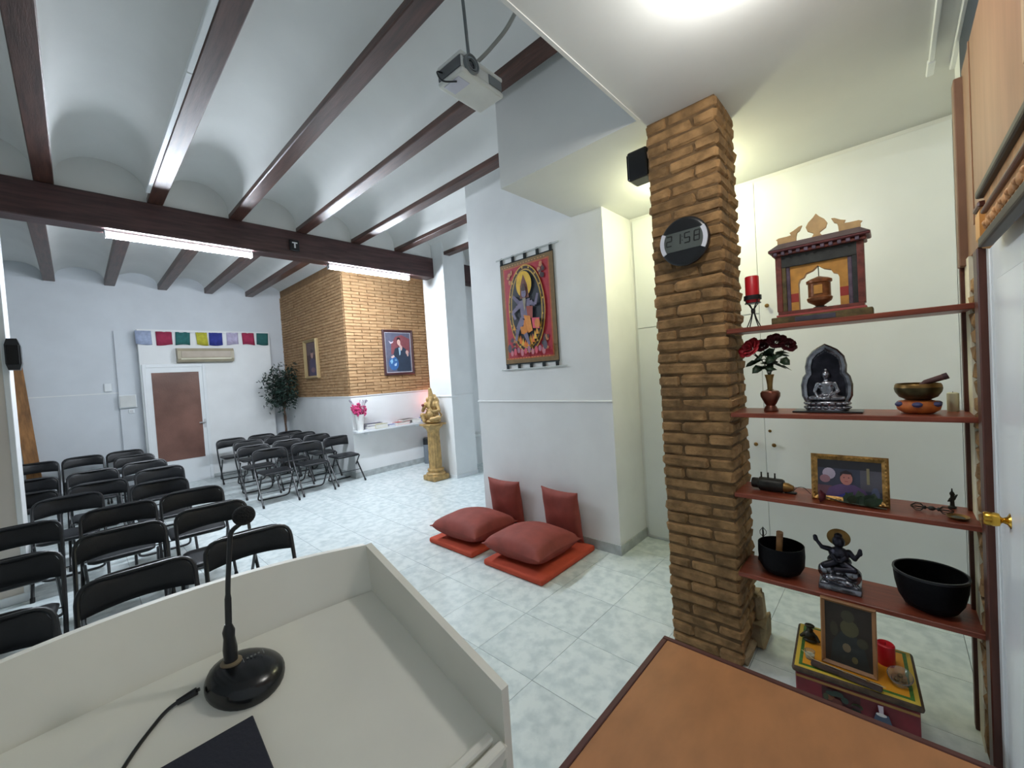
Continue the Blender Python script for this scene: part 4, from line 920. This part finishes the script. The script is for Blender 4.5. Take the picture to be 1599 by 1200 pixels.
# second shelf
vs2 = thing('copper_vase', 'copper and brass footed vase holding roses, on the second shelf from the top', 'vase', (2.36, .455, Z2))
MB().lathe([(.030, 0), (.032, .006), (.026, .020), (.020, .030), (.026, .040), (.042, .075), (.043, .092), (.036, .102), (.020, .106)], 28).build('body', mat('dark_copper', (112, 62, 46), .35, metal=.5, var=.4, scale=20), vs2)
MB().lathe([(.020, .104), (.011, .112), (.012, .135), (.016, .165), (.021, .184), (.019, .184), (.010, .14), (0, .13)], 24).build('neck', oldbrass, vs2)
def rose(label, tip, col, rot, big=1.0):
    base = Vector((2.36, .455, Z2+.165)); t = thing('rose', label, 'rose', base, 0, 'roses in the copper vase')
    tp = Vector(tip)-base
    MB().tube([(0, 0, 0), (tp.x*.25, tp.y*.25, tp.z*.5), (tp.x*.9, tp.y*.9, tp.z*.93), tp], .0022, 6).build('stem', leaf_m, t)
    pm = MB(); r_r = random.Random(rot*10)
    for ring, (n_, rr, op_, hh) in enumerate(((3, .008, .1, .026), (5, .016, .35, .028), (6, .024, .75, .026), (7, .030, 1.1, .022))):
        for i in range(n_):
            a = 2*PI*i/n_+ring*.6+rot; vs_ = []
            for ui in range(5):
                for vi in range(4):
                    u = -1+ui/2; v = vi/3*(1-.30*u*u); aa = a+u*.60*(1.15 if ring else 1)+.12*math.sin(i*2.3)
                    rad = (rr*(.35+.65*v**.7)+op_*.012*v*v)*big*(1+.10*math.sin(i*3.1+ring)); z = (hh*v-(.010*op_*v**3)-.006*abs(u)**2*v)*big
                    vs_.append((tp.x+rad*math.cos(aa), tp.y+rad*math.sin(aa), tp.z-.004+z))
            pm.add(vs_, [(x*4+y, x*4+y+1, x*4+y+5, x*4+y+4) for x in range(4) for y in range(3)])
    ax = Vector((-.75, tp.y*6, .55)).normalized(); RM = T_(tp) @ Vector((0, 0, 1)).rotation_difference(ax).to_matrix().to_4x4() @ Matrix.Scale(1.2 if col is rose_red else .95, 4) @ T_(-tp)
    pm.v = [tuple(RM @ Vector(p)) for p in pm.v]
    o = pm.build('bloom', col, t, 60); md = o.modifiers.new('t', 'SOLIDIFY'); md.thickness = .0012
    for i in range(6):
        f = .30+.10*i; a = i*2.4+rot; p = Vector((tp.x*f, tp.y*f, tp.z*(f*.95+.03))); d = Vector((math.cos(a)*.8, math.sin(a), .1-.35*(i % 2))).normalized(); u = (d.cross(Vector((0, 0, 1)))+Vector((0, 0, .8*math.sin(a*3)))).normalized(); l = .066; dn_ = Vector((0, 0, -.014))
        lf = MB().add([p, p+d*l*.3+u*l*.34, p+d*l*.7+u*l*.28+dn_*.5, p+d*l+dn_, p+d*l*.7-u*l*.28+dn_*.5, p+d*l*.3-u*l*.34, p+d*l*.5+Vector((0, 0, .006))], [(0, 1, 6), (1, 2, 6), (2, 3, 6), (3, 4, 6), (4, 5, 6), (5, 0, 6)])
        o = lf.build('leaf', leaf_m, t, 60); md = o.modifiers.new('t', 'SOLIDIFY'); md.thickness = .0008
rose('bright red rose drooping left against the brick column', (2.325, .525, Z2+.318), rose_red, .3, 1.15)
rose('dark red rose half hidden behind the bright red rose', (2.39, .485, Z2+.330), rose_dark, 1.2)
rose('dark red rose highest in the copper vase, centre right', (2.36, .418, Z2+.345), rose_dark, 2.0, 1.15)
rose('dark red rose farthest right in the copper vase', (2.37, .374, Z2+.322), rose_dark, 2.9, 1.0)

bd = thing('silver_statue', 'silvered seated figure inside an arched mandorla on the second shelf', 'statue', (2.375, .233, Z2), W90)
MB().bbox(-.128, .128, -.058, .055, 0, .008, .003).build('dark_board', black_plastic, bd, 0)
ou = [(-.075, 0), (-.088, .03), (-.090, .08), (-.082, .115), (-.068, .135), (-.070, .17), (-.062, .21), (-.040, .238), (-.018, .252), (0, .264)]; ou = ou+[(-x, z) for x, z in ou[-2::-1]]
mb = MB(); mb.prism([(x, z+.045) for x, z in ou[:]], .018, .036, 'y'); mb.build('mandorla', silver, bd, 30)
MB().prism([(x*.80, z*.86+.055) for x, z in ou], .0165, .0185, 'y').build('niche_shade', darksilver, bd, 0)  # flat dark plate, paints the shade of a deep hollow behind the figure
rim = MB(); rim.tube([(x*.93, .006, z*.965+.048) for x, z in ou], .014, 8); 
for i in range(len(ou)-1):
    for q in (0, .5):
        x = ou[i][0]*(1-q)+ou[i+1][0]*q; z = ou[i][1]*(1-q)+ou[i+1][1]*q; rim.ell((x*.86, .012, z*.9+.052), .006, 6, 5)
rim.build('flame_border', silver, bd)
lo = MB(); lo.lathe([(.080, .008), (.082, .016), (.070, .030), (.080, .046), (.076, .050), (0, .052)], 32, sy=.62)
for i in range(20):
    a = 2*PI*i/20
    for z_, r in ((.022, .078), (.041, .078)): lo.ell((r*math.cos(a), .62*r*math.sin(a), z_), (.0115, .010, .008), 8, 6)
lo.build('lotus_base', silver, bd)
blob('figure', [((0, 0, .065), (.060, .034, .016)), ((.02, -.01, .068), (.058, -.012, .064), .017, .012), ((-.02, -.01, .068), (-.058, -.012, .064), .017, .012), ((.05, -.016, .062), (-.01, -.030, .062), .012, .009), ((-.05, -.016, .062), (.01, -.030, .066), .012, .009),
                ((0, .004, .10), (.028, .020, .038)), ((0, .004, .128), (.034, .020, .018)), ((.032, .003, .130), (.044, -.004, .095), .011, .009), ((.044, -.004, .095), (.012, -.026, .078), .009, .007), ((-.032, .003, .130), (-.044, -.004, .095), .011, .009), ((-.044, -.004, .095), (-.030, -.028, .070), .009, .006),
                ((0, .004, .145), (0, .003, .155), .010, .010), ((0, .001, .172), (.0175, .018, .022)), ((0, .004, .195), (.009, .009, .009)), ((0, -.017, .170), (.003, .004, .004)), ((.017, .003, .166), (.003, .005, .011)), ((-.017, .003, .166), (.003, .005, .011))], silver, bd, .0028, 2)

bc = thing('bowl_cushion', 'round orange and blue brocade cushion under the brass singing bowl', 'cushion', (2.37, -.068, Z2), W90)
MB().lathe([(0, 0), (.045, .002), (.064, .016), (.068, .032), (.060, .050), (.040, .056), (0, .052)], 32).build('pad', mat('orange_brocade', (198, 112, 44), .6, col2=(150, 70, 30), scale=24), bc)
pm = MB()
for i in range(6):
    a = i*PI/3+.45; pm.ell((.061*math.cos(a), .061*math.sin(a), .040), (.017, .017, .011), 10, 6)
pm.build('blue_patches', mat('blue_brocade', (62, 66, 110), .6, var=.3, scale=30), bc)
sb = thing('singing_bowl', 'brass singing bowl with a dark belly on the orange brocade cushion', 'bowl', (2.37, -.068, Z2+.053))
MB().lathe([(0, .002), (.035, .003), (.058, .016), (.070, .036), (.073, .050), (.0705, .064), (.067, .070), (.064, .070), (.067, .05), (.055, .022), (.03, .010), (0, .009)], 36).build('shell', mat('dark_bronze', (84, 74, 48), .35, metal=.8, var=.4, scale=20), sb)
MB().lathe([(.0725, .052), (.0708, .064), (.0670, .0708), (.0635, .0705), (.066, .056)], 36, cap=False).build('bright_rim', oldbrass, sb)
sk = tag(MB().tube([(2.37, -.045, Z2+.075), (2.36, -.092, Z2+.128), (2.355, -.150, Z2+.152)], [.009, .011, .012], 12).build('striker', mat('striker_wood', (92, 56, 54), .5, var=.3), None), 'dark wooden striker leaning in the brass singing bowl', 'striker')
MB().tube([(2.3558, -.141, Z2+.1483), (2.3547, -.154, Z2+.1537)], [.0128, .0128], 12).build('end_cap', mat('striker_leather', (70, 46, 50), .7), sk)
wcd = thing('cream_candle', 'short cream candle at the right end of the second shelf', 'candle', (2.455, -.172, Z2)); MB().lathe([(.017, 0), (.018, .004), (.018, .074), (.012, .078), (0, .074)], 20).build('wax', cream_wax, wcd); MB().tube([(0, 0, .073), (.001, 0, .082)], .001, 5).build('wick', black_plastic, wcd)

# third shelf
dk = thing('incense_burner', 'dark cylindrical metal object with three upright pins on the third shelf', 'ornament', (2.375, .465, Z3), W90-.05)
gm = mat('gunmetal', (52, 52, 50), .45, metal=.5, var=.4, scale=24)
RY = Rt(PI/2, 4, 'Y')
MB().lathe([(.024, -.092), (.026, -.086), (.026, -.062), (.033, -.058), (.033, .04), (.028, .048), (0, .05)], 22, c=(0, 0, 0), M=T_((0, 0, .0335)) @ RY).build('barrel', gm, dk)
MB().lathe([(.024, .048), (.022, .066), (.012, .088), (0, .092)], 16, M=T_((0, 0, .028)) @ RY).build('nose', oldbrass, dk)
for x in (-.050, -.020, .010): MB().lathe([(.006, .060), (.004, .070), (.0034, .086), (.0046, .091), (0, .093)], 8, c=(x, 0, 0)).build('pin', gm, dk)
MB().bbox(.05, .10, -.012, .012, 0, .010, .003).build('foot_plate', gm, dk, 0)
MB().tube(fillet([(.085, 0, .012), (.10, .01, .034), (.125, .02, .036), (.15, .03, .004)], .02), .0016, 6).build('wire', black_metal, dk)
pfm = thing('photo_frame', 'ornate gold photo frame with a person in purple, standing on the third shelf', 'photo frame', (2.345, .165, Z3), W90)
GF = mat('ornate_gold', (182, 140, 76), .35, metal=.6, var=.5, scale=40, bump=.5)
LM2 = Rt(-.12, 4, 'X')
mb = frame_mb(.272, .212, .024, .018); mb.v = [tuple(LM2 @ Vector(p)) for p in mb.v]; mb.build('frame', GF, pfm, 0)
bdm = MB()
for i in range(17):
    for z_ in (.010, .202): bdm.ell((-.128+.016*i, -.015, z_), (.006, .005, .005), 6, 5)
for i in range(12):
    for x in (-.126, .126): bdm.ell((x, -.015, .02+.016*i), (.005, .005, .006), 6, 5)
bdm.v = [tuple(LM2 @ Vector(p)) for p in bdm.v]; bdm.build('beading', GF, pfm)
L = [(rect2(-.113, .113, .023, .19), (62, 66, 84)), (rect2(-.113, .113, .15, .19), (44, 44, 50)), (rect2(.04, .113, .06, .15), (88, 86, 96)), (ell2(-.070, .125, .024, .026, 14), (180, 168, 186)), (ell2(-.085, .10, .02, .018, 12), (150, 110, 120)), (rect2(.062, .072, .09, .16), (140, 130, 100)), (rect2(-.113, -.06, .023, .07), (110, 74, 84)),
     ([(-.085, .023), (.075, .023), (.055, .062), (.02, .082), (-.03, .082), (-.07, .062)], (96, 74, 116)), ([(-.05, .023), (.02, .023), (0, .05)], (60, 62, 150)), (ell2(-.008, .108, .022, .029, 18), (186, 122, 112)), ([(-.031, .112), (-.028, .135), (-.008, .146), (.012, .135), (.015, .112), (.008, .128), (-.02, .128)], (48, 38, 44)),
     (ell2(-.016, .112, .003, .002, 8), (60, 40, 44)), (ell2(.001, .112, .003, .002, 8), (60, 40, 44)), (rect2(-.014, -.002, .094, .0965), (150, 70, 76)), (ell2(.09, .05, .014, .03, 12), (84, 92, 120))]
pm_ = print_mesh('photo', L, pfm, -.006); pm_.matrix_parent_inverse = Matrix(); pm_.matrix_local = LM2
st3 = MB(); st3.prism([(.0, .0), (.075, .0), (.02, .13)], -.02, .02, 'x'); st3.build('easel_back', black_plastic, pfm, 0)
rs = thing('artificial_rose', 'dark red artificial rose with green leaves lying before the gold photo frame', 'rose', (2.295, .16, Z3), W90)
pm = MB()
for ring, (n_, rr, hh) in enumerate(((3, .008, .026), (5, .016, .026), (7, .024, .022))):
    for i in range(n_):
        a = 2*PI*i/n_+ring*.5; vs_ = []
        for ui in range(5):
            for vi in range(4):
                u = -1+ui/2; v = vi/3; aa = a+u*.65; rad = 1.25*rr*(.4+.6*v); vs_.append((-.085+.0-.9*(hh*v), rad*math.cos(aa)-.004, .030+rad*math.sin(aa)*.95))
        pm.add(vs_, [(x*4+y, x*4+y+1, x*4+y+5, x*4+y+4) for x in range(4) for y in range(3)])
o = pm.build('bloom', rose_dark, rs, 60); md = o.modifiers.new('t', 'SOLIDIFY'); md.thickness = .001
MB().tube([(-.085, 0, .028), (-.03, 0, .015), (.12, .005, .006)], .003, 6).build('stem', leaf_m, rs)
for (px_, py_, ax, l, zz) in ((-.02, 0, 1.1, .06, .03), (.0, 0, -1.3, .06, .018), (.03, .0, .6, .07, .03), (.05, 0, -.8, .06, .014), (.07, 0, 1.4, .06, .02), (.02, 0, 2.2, .06, .045), (.01, .004, .3, .065, .03), (.045, .004, 1.8, .065, .03), (.06, .004, .2, .06, .03)):
    p = Vector((px_, py_, .012)); d = Vector((math.cos(ax)*.8, math.sin(ax)*.35, .55)).normalized(); u = d.cross(Vector((0, 1, 0))).normalized()
    lf = MB().add([p, p+d*l*.3+u*l*.28, p+d*l*.7+u*l*.24, p+d*l, p+d*l*.7-u*l*.24, p+d*l*.3-u*l*.28], [(0, 1, 2, 3, 4, 5)])
    o = lf.build('leaf', leaf_m, rs, 0); md = o.modifiers.new('t', 'SOLIDIFY'); md.thickness = .0008
def cage(mb, x0, x1, r, M, n=4):
    for i in range(n):
        a = 2*PI*i/n+.4; ca_, sa = math.cos(a), math.sin(a)
        mb.tube([(x0, .003*ca_, .003*sa), (x0+(x1-x0)*.25, r*ca_, r*sa), (x0+(x1-x0)*.6, r*1.05*ca_, r*1.05*sa), (x1, .002*ca_, .002*sa)], .0018, 5, M=M)
vj = thing('ritual_sceptre', 'small dark double-ended wire-caged sceptre lying at the right of the third shelf', 'sceptre', (2.36, -.095, Z3+.018), W90-.12)
mb = MB(); mb.tube([(-.05, 0, 0), (.05, 0, 0)], .003, 8); mb.ell((0, 0, 0), (.012, .009, .009), 10, 8); [mb.ell((x, 0, 0), (.006, .008, .008), 10, 6) for x in (-.02, .02)]; mb.build('shaft', gm, vj)
for s in (-1, 1):
    mb = MB(); cage(mb, s*.022, s*.062, .015, None, 5); mb.build('cage', gm, vj)
tr = thing('small_dish', 'small tarnished dish at the right end of the third shelf', 'dish', (2.315, -.165, Z3)); MB().lathe([(.022, 0), (.026, .003), (.034, .012), (.032, .013), (.02, .006), (0, .005)], 22).build('body', oldbrass, tr); MB().lathe([(0, .006), (.02, .0075), (0, .014)], 14).build('ash', mat('grey_ash', (90, 96, 84), .95), tr)
tw = thing('twig_figure', 'tiny dark upright figurine at the far right of the third shelf', 'figurine', (2.46, -.16, Z3), W90)
blob('figure', [((0, 0, .006), (.014, .012, .006)), ((0, 0, .01), (0, 0, .05), .008, .006), ((0, 0, .062), (.008, .008, .010)), ((.006, 0, .04), (.014, -.002, .06), .004, .003), ((-.006, 0, .04), (-.012, -.004, .03), .004, .003), ((0, 0, .07), (0, 0, .084), .004, .002)], gm, tw, .002, 1)

# fourth shelf
b4 = thing('black_bowl', 'black singing bowl with a wooden mallet in it, by the column on the lowest shelf', 'bowl', (2.372, .443, Z4))
MB().lathe([(0, .002), (.055, .003), (.080, .018), (.096, .05), (.100, .10), (.099, .146), (.094, .146), (.094, .10), (.088, .05), (.06, .016), (0, .013)], 44).build('shell', mat('black_bowl_metal', (13, 14, 18), .6, spec=.12, metal=0, var=.3, scale=18, bump=.15, bscale=90), b4)
ml = tag(MB().tube([(2.35, .455, Z4+.03), (2.33, .443, Z4+.13), (2.315, .434, Z4+.225)], [.012, .0135, .014], 12).build('mallet', mat('mallet_wood', (150, 108, 66), .5, var=.3, scale=12), None), 'pale wooden mallet resting in the black singing bowl', 'mallet')
MB().tube([(2.3178, .4357, Z4+.205), (2.3147, .4338, Z4+.227)], [.0148, .0148], 12).build('end_cap', mat('mallet_end', (120, 84, 52), .6), ml)
bl = thing('hand_bell', 'small dark hand bell with a wire-caged handle behind the black singing bowl', 'bell', (2.475, .541, Z4))
MB().lathe([(.030, 0), (.029, .008), (.022, .035), (.018, .055), (.006, .066), (0, .067)], 22).build('bell_body', gm, bl)
mb = MB(); mb.tube([(0, 0, .064), (0, 0, .14)], .0045, 8); mb.ell((0, 0, .10), (.007, .007, .008), 8, 6); M_ = T_((0, 0, .13)) @ Rt(-PI/2, 4, 'Y'); cage(mb, 0, .045, .014, M_, 4); mb.tube([(0, 0, .13), (0, 0, .182)], [.003, .001], 6); mb.build('handle', gm, bl)
s4 = thing('pewter_statue', 'dark pewter statue of a seated figure with raised arms on the lowest shelf', 'statue', (2.365, .212, Z4), W90+.05)
rk = MB(); rr2 = random.Random(8); rk.bbox(-.078, .078, -.06, .06, 0, .03, .006, jit=.003, rng=rr2, seg=2); rk.build('rock_base', silver, s4, 50)
blob('throne', [((0, 0, .045), (.074, .054, .036)), ((.046, -.022, .085), (.034, .032, .030)), ((-.046, -.022, .085), (.034, .032, .030)), ((0, .012, .09), (.055, .042, .035)), ((.03, -.048, .045), (.022, .015, .014)), ((-.03, -.048, .055), (.024, .014, .014)), ((-.062, -.01, .07), (.020, .022, .026)), ((.062, -.01, .07), (.018, .022, .024)), ((0, -.05, .065), (.03, .012, .008)), ((.05, -.04, .03), (.02, .014, .010)), ((-.055, -.04, .028), (.018, .014, .010))], silver, s4, .0032, 1)
blob('figure', [((0, .004, .125), (.046, .036, .028)), ((0, .006, .155), (.040, .030, .034)), ((.036, .004, .170), (.056, -.010, .150), .014, .011), ((.056, -.010, .150), (.074, -.016, .180), .010, .008), ((.074, -.016, .180), (.076, -.016, .196), .011, .008), ((-.036, .004, .172), (-.062, -.008, .180), .013, .010), ((-.062, -.008, .180), (-.084, -.012, .214), .009, .008), ((-.084, -.012, .214), (-.086, -.012, .226), .011, .010),
                ((.02, -.02, .118), (.052, -.040, .108), .020, .016), ((-.02, -.02, .118), (-.052, -.040, .108), .020, .016), ((.05, -.042, .108), (-.01, -.052, .104), .014, .011), ((0, .002, .188), (0, .0, .20), .016, .016), ((0, -.004, .216), (.025, .025, .027)), ((0, -.029, .212), (.004, .005, .006)), ((0, .002, .243), (.016, .016, .012)), ((.022, -.028, .155), (.005, -.038, .135), .009, .007), ((-.022, -.028, .155), (-.005, -.038, .135), .009, .007)], darksilver, s4, .0028, 1)
MB().lathe([(.040, 0), (.044, .003), (.040, .006), (0, .008)], 30, sy=.9, M=T_((0, .024, .226)) @ Rt(PI/2-.15, 4, 'X')).build('halo', oldbrass, s4)
b5 = thing('large_black_bowl', 'large open black singing bowl at the right end of the lowest shelf', 'bowl', (2.372, -.083, Z4))
MB().lathe([(0, .002), (.055, .003), (.082, .016), (.100, .05), (.110, .10), (.115, .158), (.110, .158), (.104, .10), (.094, .05), (.06, .015), (0, .012)], 48).build('shell', MATS['black_bowl_metal'], b5)
MB().lathe([(.1155, .150), (.1165, .154), (.1155, .160), (.1095, .160), (.1090, .154)], 48, cap=False).build('rim', mat('worn_black_rim', (44, 46, 50), .35, metal=.4), b5)

# ------------------------------------------------------------------ painted chest on the floor
cz0 = thing('painted_chest', 'dark red chest with a yellow painted lid on the floor under the shelves', 'chest', (2.17, .165, 0), W90+.07)
redp = mat('dark_red_lacquer', (112, 24, 34), .5, var=.3, scale=10)
MB().bbox(-.188, .188, -.165, .165, .0, .275, .004).build('body', redp, cz0, 0)
MB().bbox(-.20, .20, -.178, .178, .275, .300, .012, seg=3).build('lid', mat('dark_lid_edge', (70, 52, 34), .6, var=.4, scale=40), cz0, 40)
MB().bbox(-.190, .190, -.168, .168, .2985, .3012, .001).build('yellow_border', mat('yellow_paint', (206, 176, 62), .5, var=.1), cz0, 0)
MB().bbox(-.176, .176, -.154, .154, .3005, .3022, .0005).build('green_border', mat('green_paint', (62, 112, 44), .5, var=.3, scale=40), cz0, 0)
MB().bbox(-.164, .164, -.142, .142, .302, .3034, .0005).build('orange_field', mat('orange_yellow_paint', (218, 148, 34), .5, var=.1), cz0, 0)
L = [(rect2(-.10, .02, .12, .25), (72, 30, 32))]; rr2 = random.Random(21)
for i in range(26): L.append((ell2(-.09+.10*rr2.random(), .13+.11*rr2.random(), .008+.012*rr2.random(), .006+.01*rr2.random(), 8), rr2.choice([(66, 70, 44), (96, 46, 36), (44, 60, 50), (120, 70, 40), (60, 26, 30)])))
L += [([(.055, .14), (.11, .115), (.135, .10), (.125, .175), (.10, .19), (.06, .185)], (186, 148, 96)), ([(.055, .185), (.065, .225), (.10, .225), (.11, .19)], (70, 84, 106)), (limb2((.080, .225), (.078, .255), .006, .008), (196, 180, 190)), (ell2(.08, .22, .016, .007, 10), (220, 214, 210)), (rect2(-.185, .185, .262, .272), (150, 110, 50)), (rect2(-.185, .185, .02, .03), (150, 110, 50))]
print_mesh('painted_front', L, cz0, -.1652)
ZT = .3036
pf2 = thing('standing_picture', 'tan-framed dark picture standing on the painted chest', 'picture', (2.085, .170, ZT), W90-.03)
LM3 = Rt(-.10, 4, 'X')
mb = frame_mb(.178, .268, .014, .018); mb.v = [tuple(LM3 @ Vector(p)) for p in mb.v]; mb.build('frame', mat('tan_wood_frame', (150, 106, 66), .5, var=.2), pf2, 0)
L = [(rect2(-.076, .076, .013, .256), (46, 38, 30)), ([(-.06, .013), (.07, .013), (.05, .10), (.02, .15), (-.02, .15), (-.05, .10)], (42, 46, 44)), (ell2(.005, .165, .030, .034, 16), (78, 74, 48)), (ell2(.0, .212, .022, .024, 14), (62, 58, 42)), (ell2(-.005, .085, .014, .018, 10), (110, 96, 72)), (ell2(.02, .045, .010, .014, 10), (96, 88, 56)), (ell2(.045, .12, .018, .02, 10), (60, 56, 40)), (ell2(-.045, .15, .014, .03, 10), (60, 54, 40))]
q = print_mesh('painting', L, pf2, -.006); q.matrix_local = LM3
MB().prism([(.004, 0), (.09, 0), (.03, .19)], -.015, .015, 'x').build('easel_back', black_plastic, pf2, 0)
rc = thing('red_candle', 'short red candle standing on the painted chest beside the dark picture', 'candle', (2.215, .060, ZT)); MB().lathe([(.028, 0), (.030, .004), (.030, .080), (.026, .084), (.016, .078), (0, .076)], 24).build('wax', red_wax, rc); MB().tube([(0, 0, .075), (.001, 0, .088)], .001, 5).build('wick', black_plastic, rc)
ih = thing('incense_holder', 'long dark carved incense holder on the front of the painted chest', 'incense holder', (2.018, .178, ZT), W90-.06)
MB().bbox(-.112, .112, -.014, .014, 0, .022, .008, seg=2).build('trough', mat('dark_carved_wood', (62, 46, 40), .5, var=.4, scale=30, bump=.4), ih, 40)
MB().tube([(-.145, .008, .045), (-.10, .0, .026), (.12, .0, .022)], .0014, 6).build('incense_stick', mat('incense_stick', (190, 176, 140), .7), ih)
kn_ = MB(); [kn_.ell((x, 0, .022), (.008, .006, .003), 8, 5) for x in (-.07, 0, .07)]; kn_.build('inlay', oldbrass, ih)
fg = thing('dark_figurine', 'small dark green figurine at the left corner of the painted chest', 'figurine', (2.19, .312, ZT), W90)
blob('figure', [((0, 0, .008), (.028, .02, .010)), ((0, 0, .03), (.024, .018, .022)), ((0, 0, .055), (.013, .012, .014)), ((0, 0, .074), (.020, .016, .008)), ((.02, 0, .03), (.032, -.01, .018), .009, .007), ((-.02, 0, .03), (-.032, -.01, .022), .009, .007)], mat('dark_green_bronze', (48, 46, 32), .45, metal=.4, var=.5, scale=40), fg, .0025, 1)
gj = thing('glass_cup', 'small clear glass cup in front of the dark green figurine', 'cup', (2.065, .298, ZT)); MB().lathe([(.014, 0), (.016, .003), (.019, .034), (.0175, .034), (.0145, .005), (0, .004)], 20).build('glass', glass_m, gj)
MB().lathe([(0, .0045), (.0144, .0055), (.0160, .02), (0, .02)], 16).build('wax', cream_wax, gj)
gd = thing('glass_dish', 'oval clear glass dish at the right end of the painted chest', 'dish', (2.12, .018, ZT)); MB().lathe([(.030, 0), (.040, .004), (.052, .024), (.049, .025), (.036, .007), (0, .006)], 28, sx=1.2, sy=.75).build('glass', glass_m, gd); 
fx_ = MB(); [fx_.ell((.02*math.cos(i*2.1), .012*math.sin(i*2.1), .010+.003*(i % 2)), (.010, .008, .006), 8, 5) for i in range(7)]; fx_.build('offerings', mat('dried_offerings', (128, 104, 70), .8, var=.5, scale=40), gd)
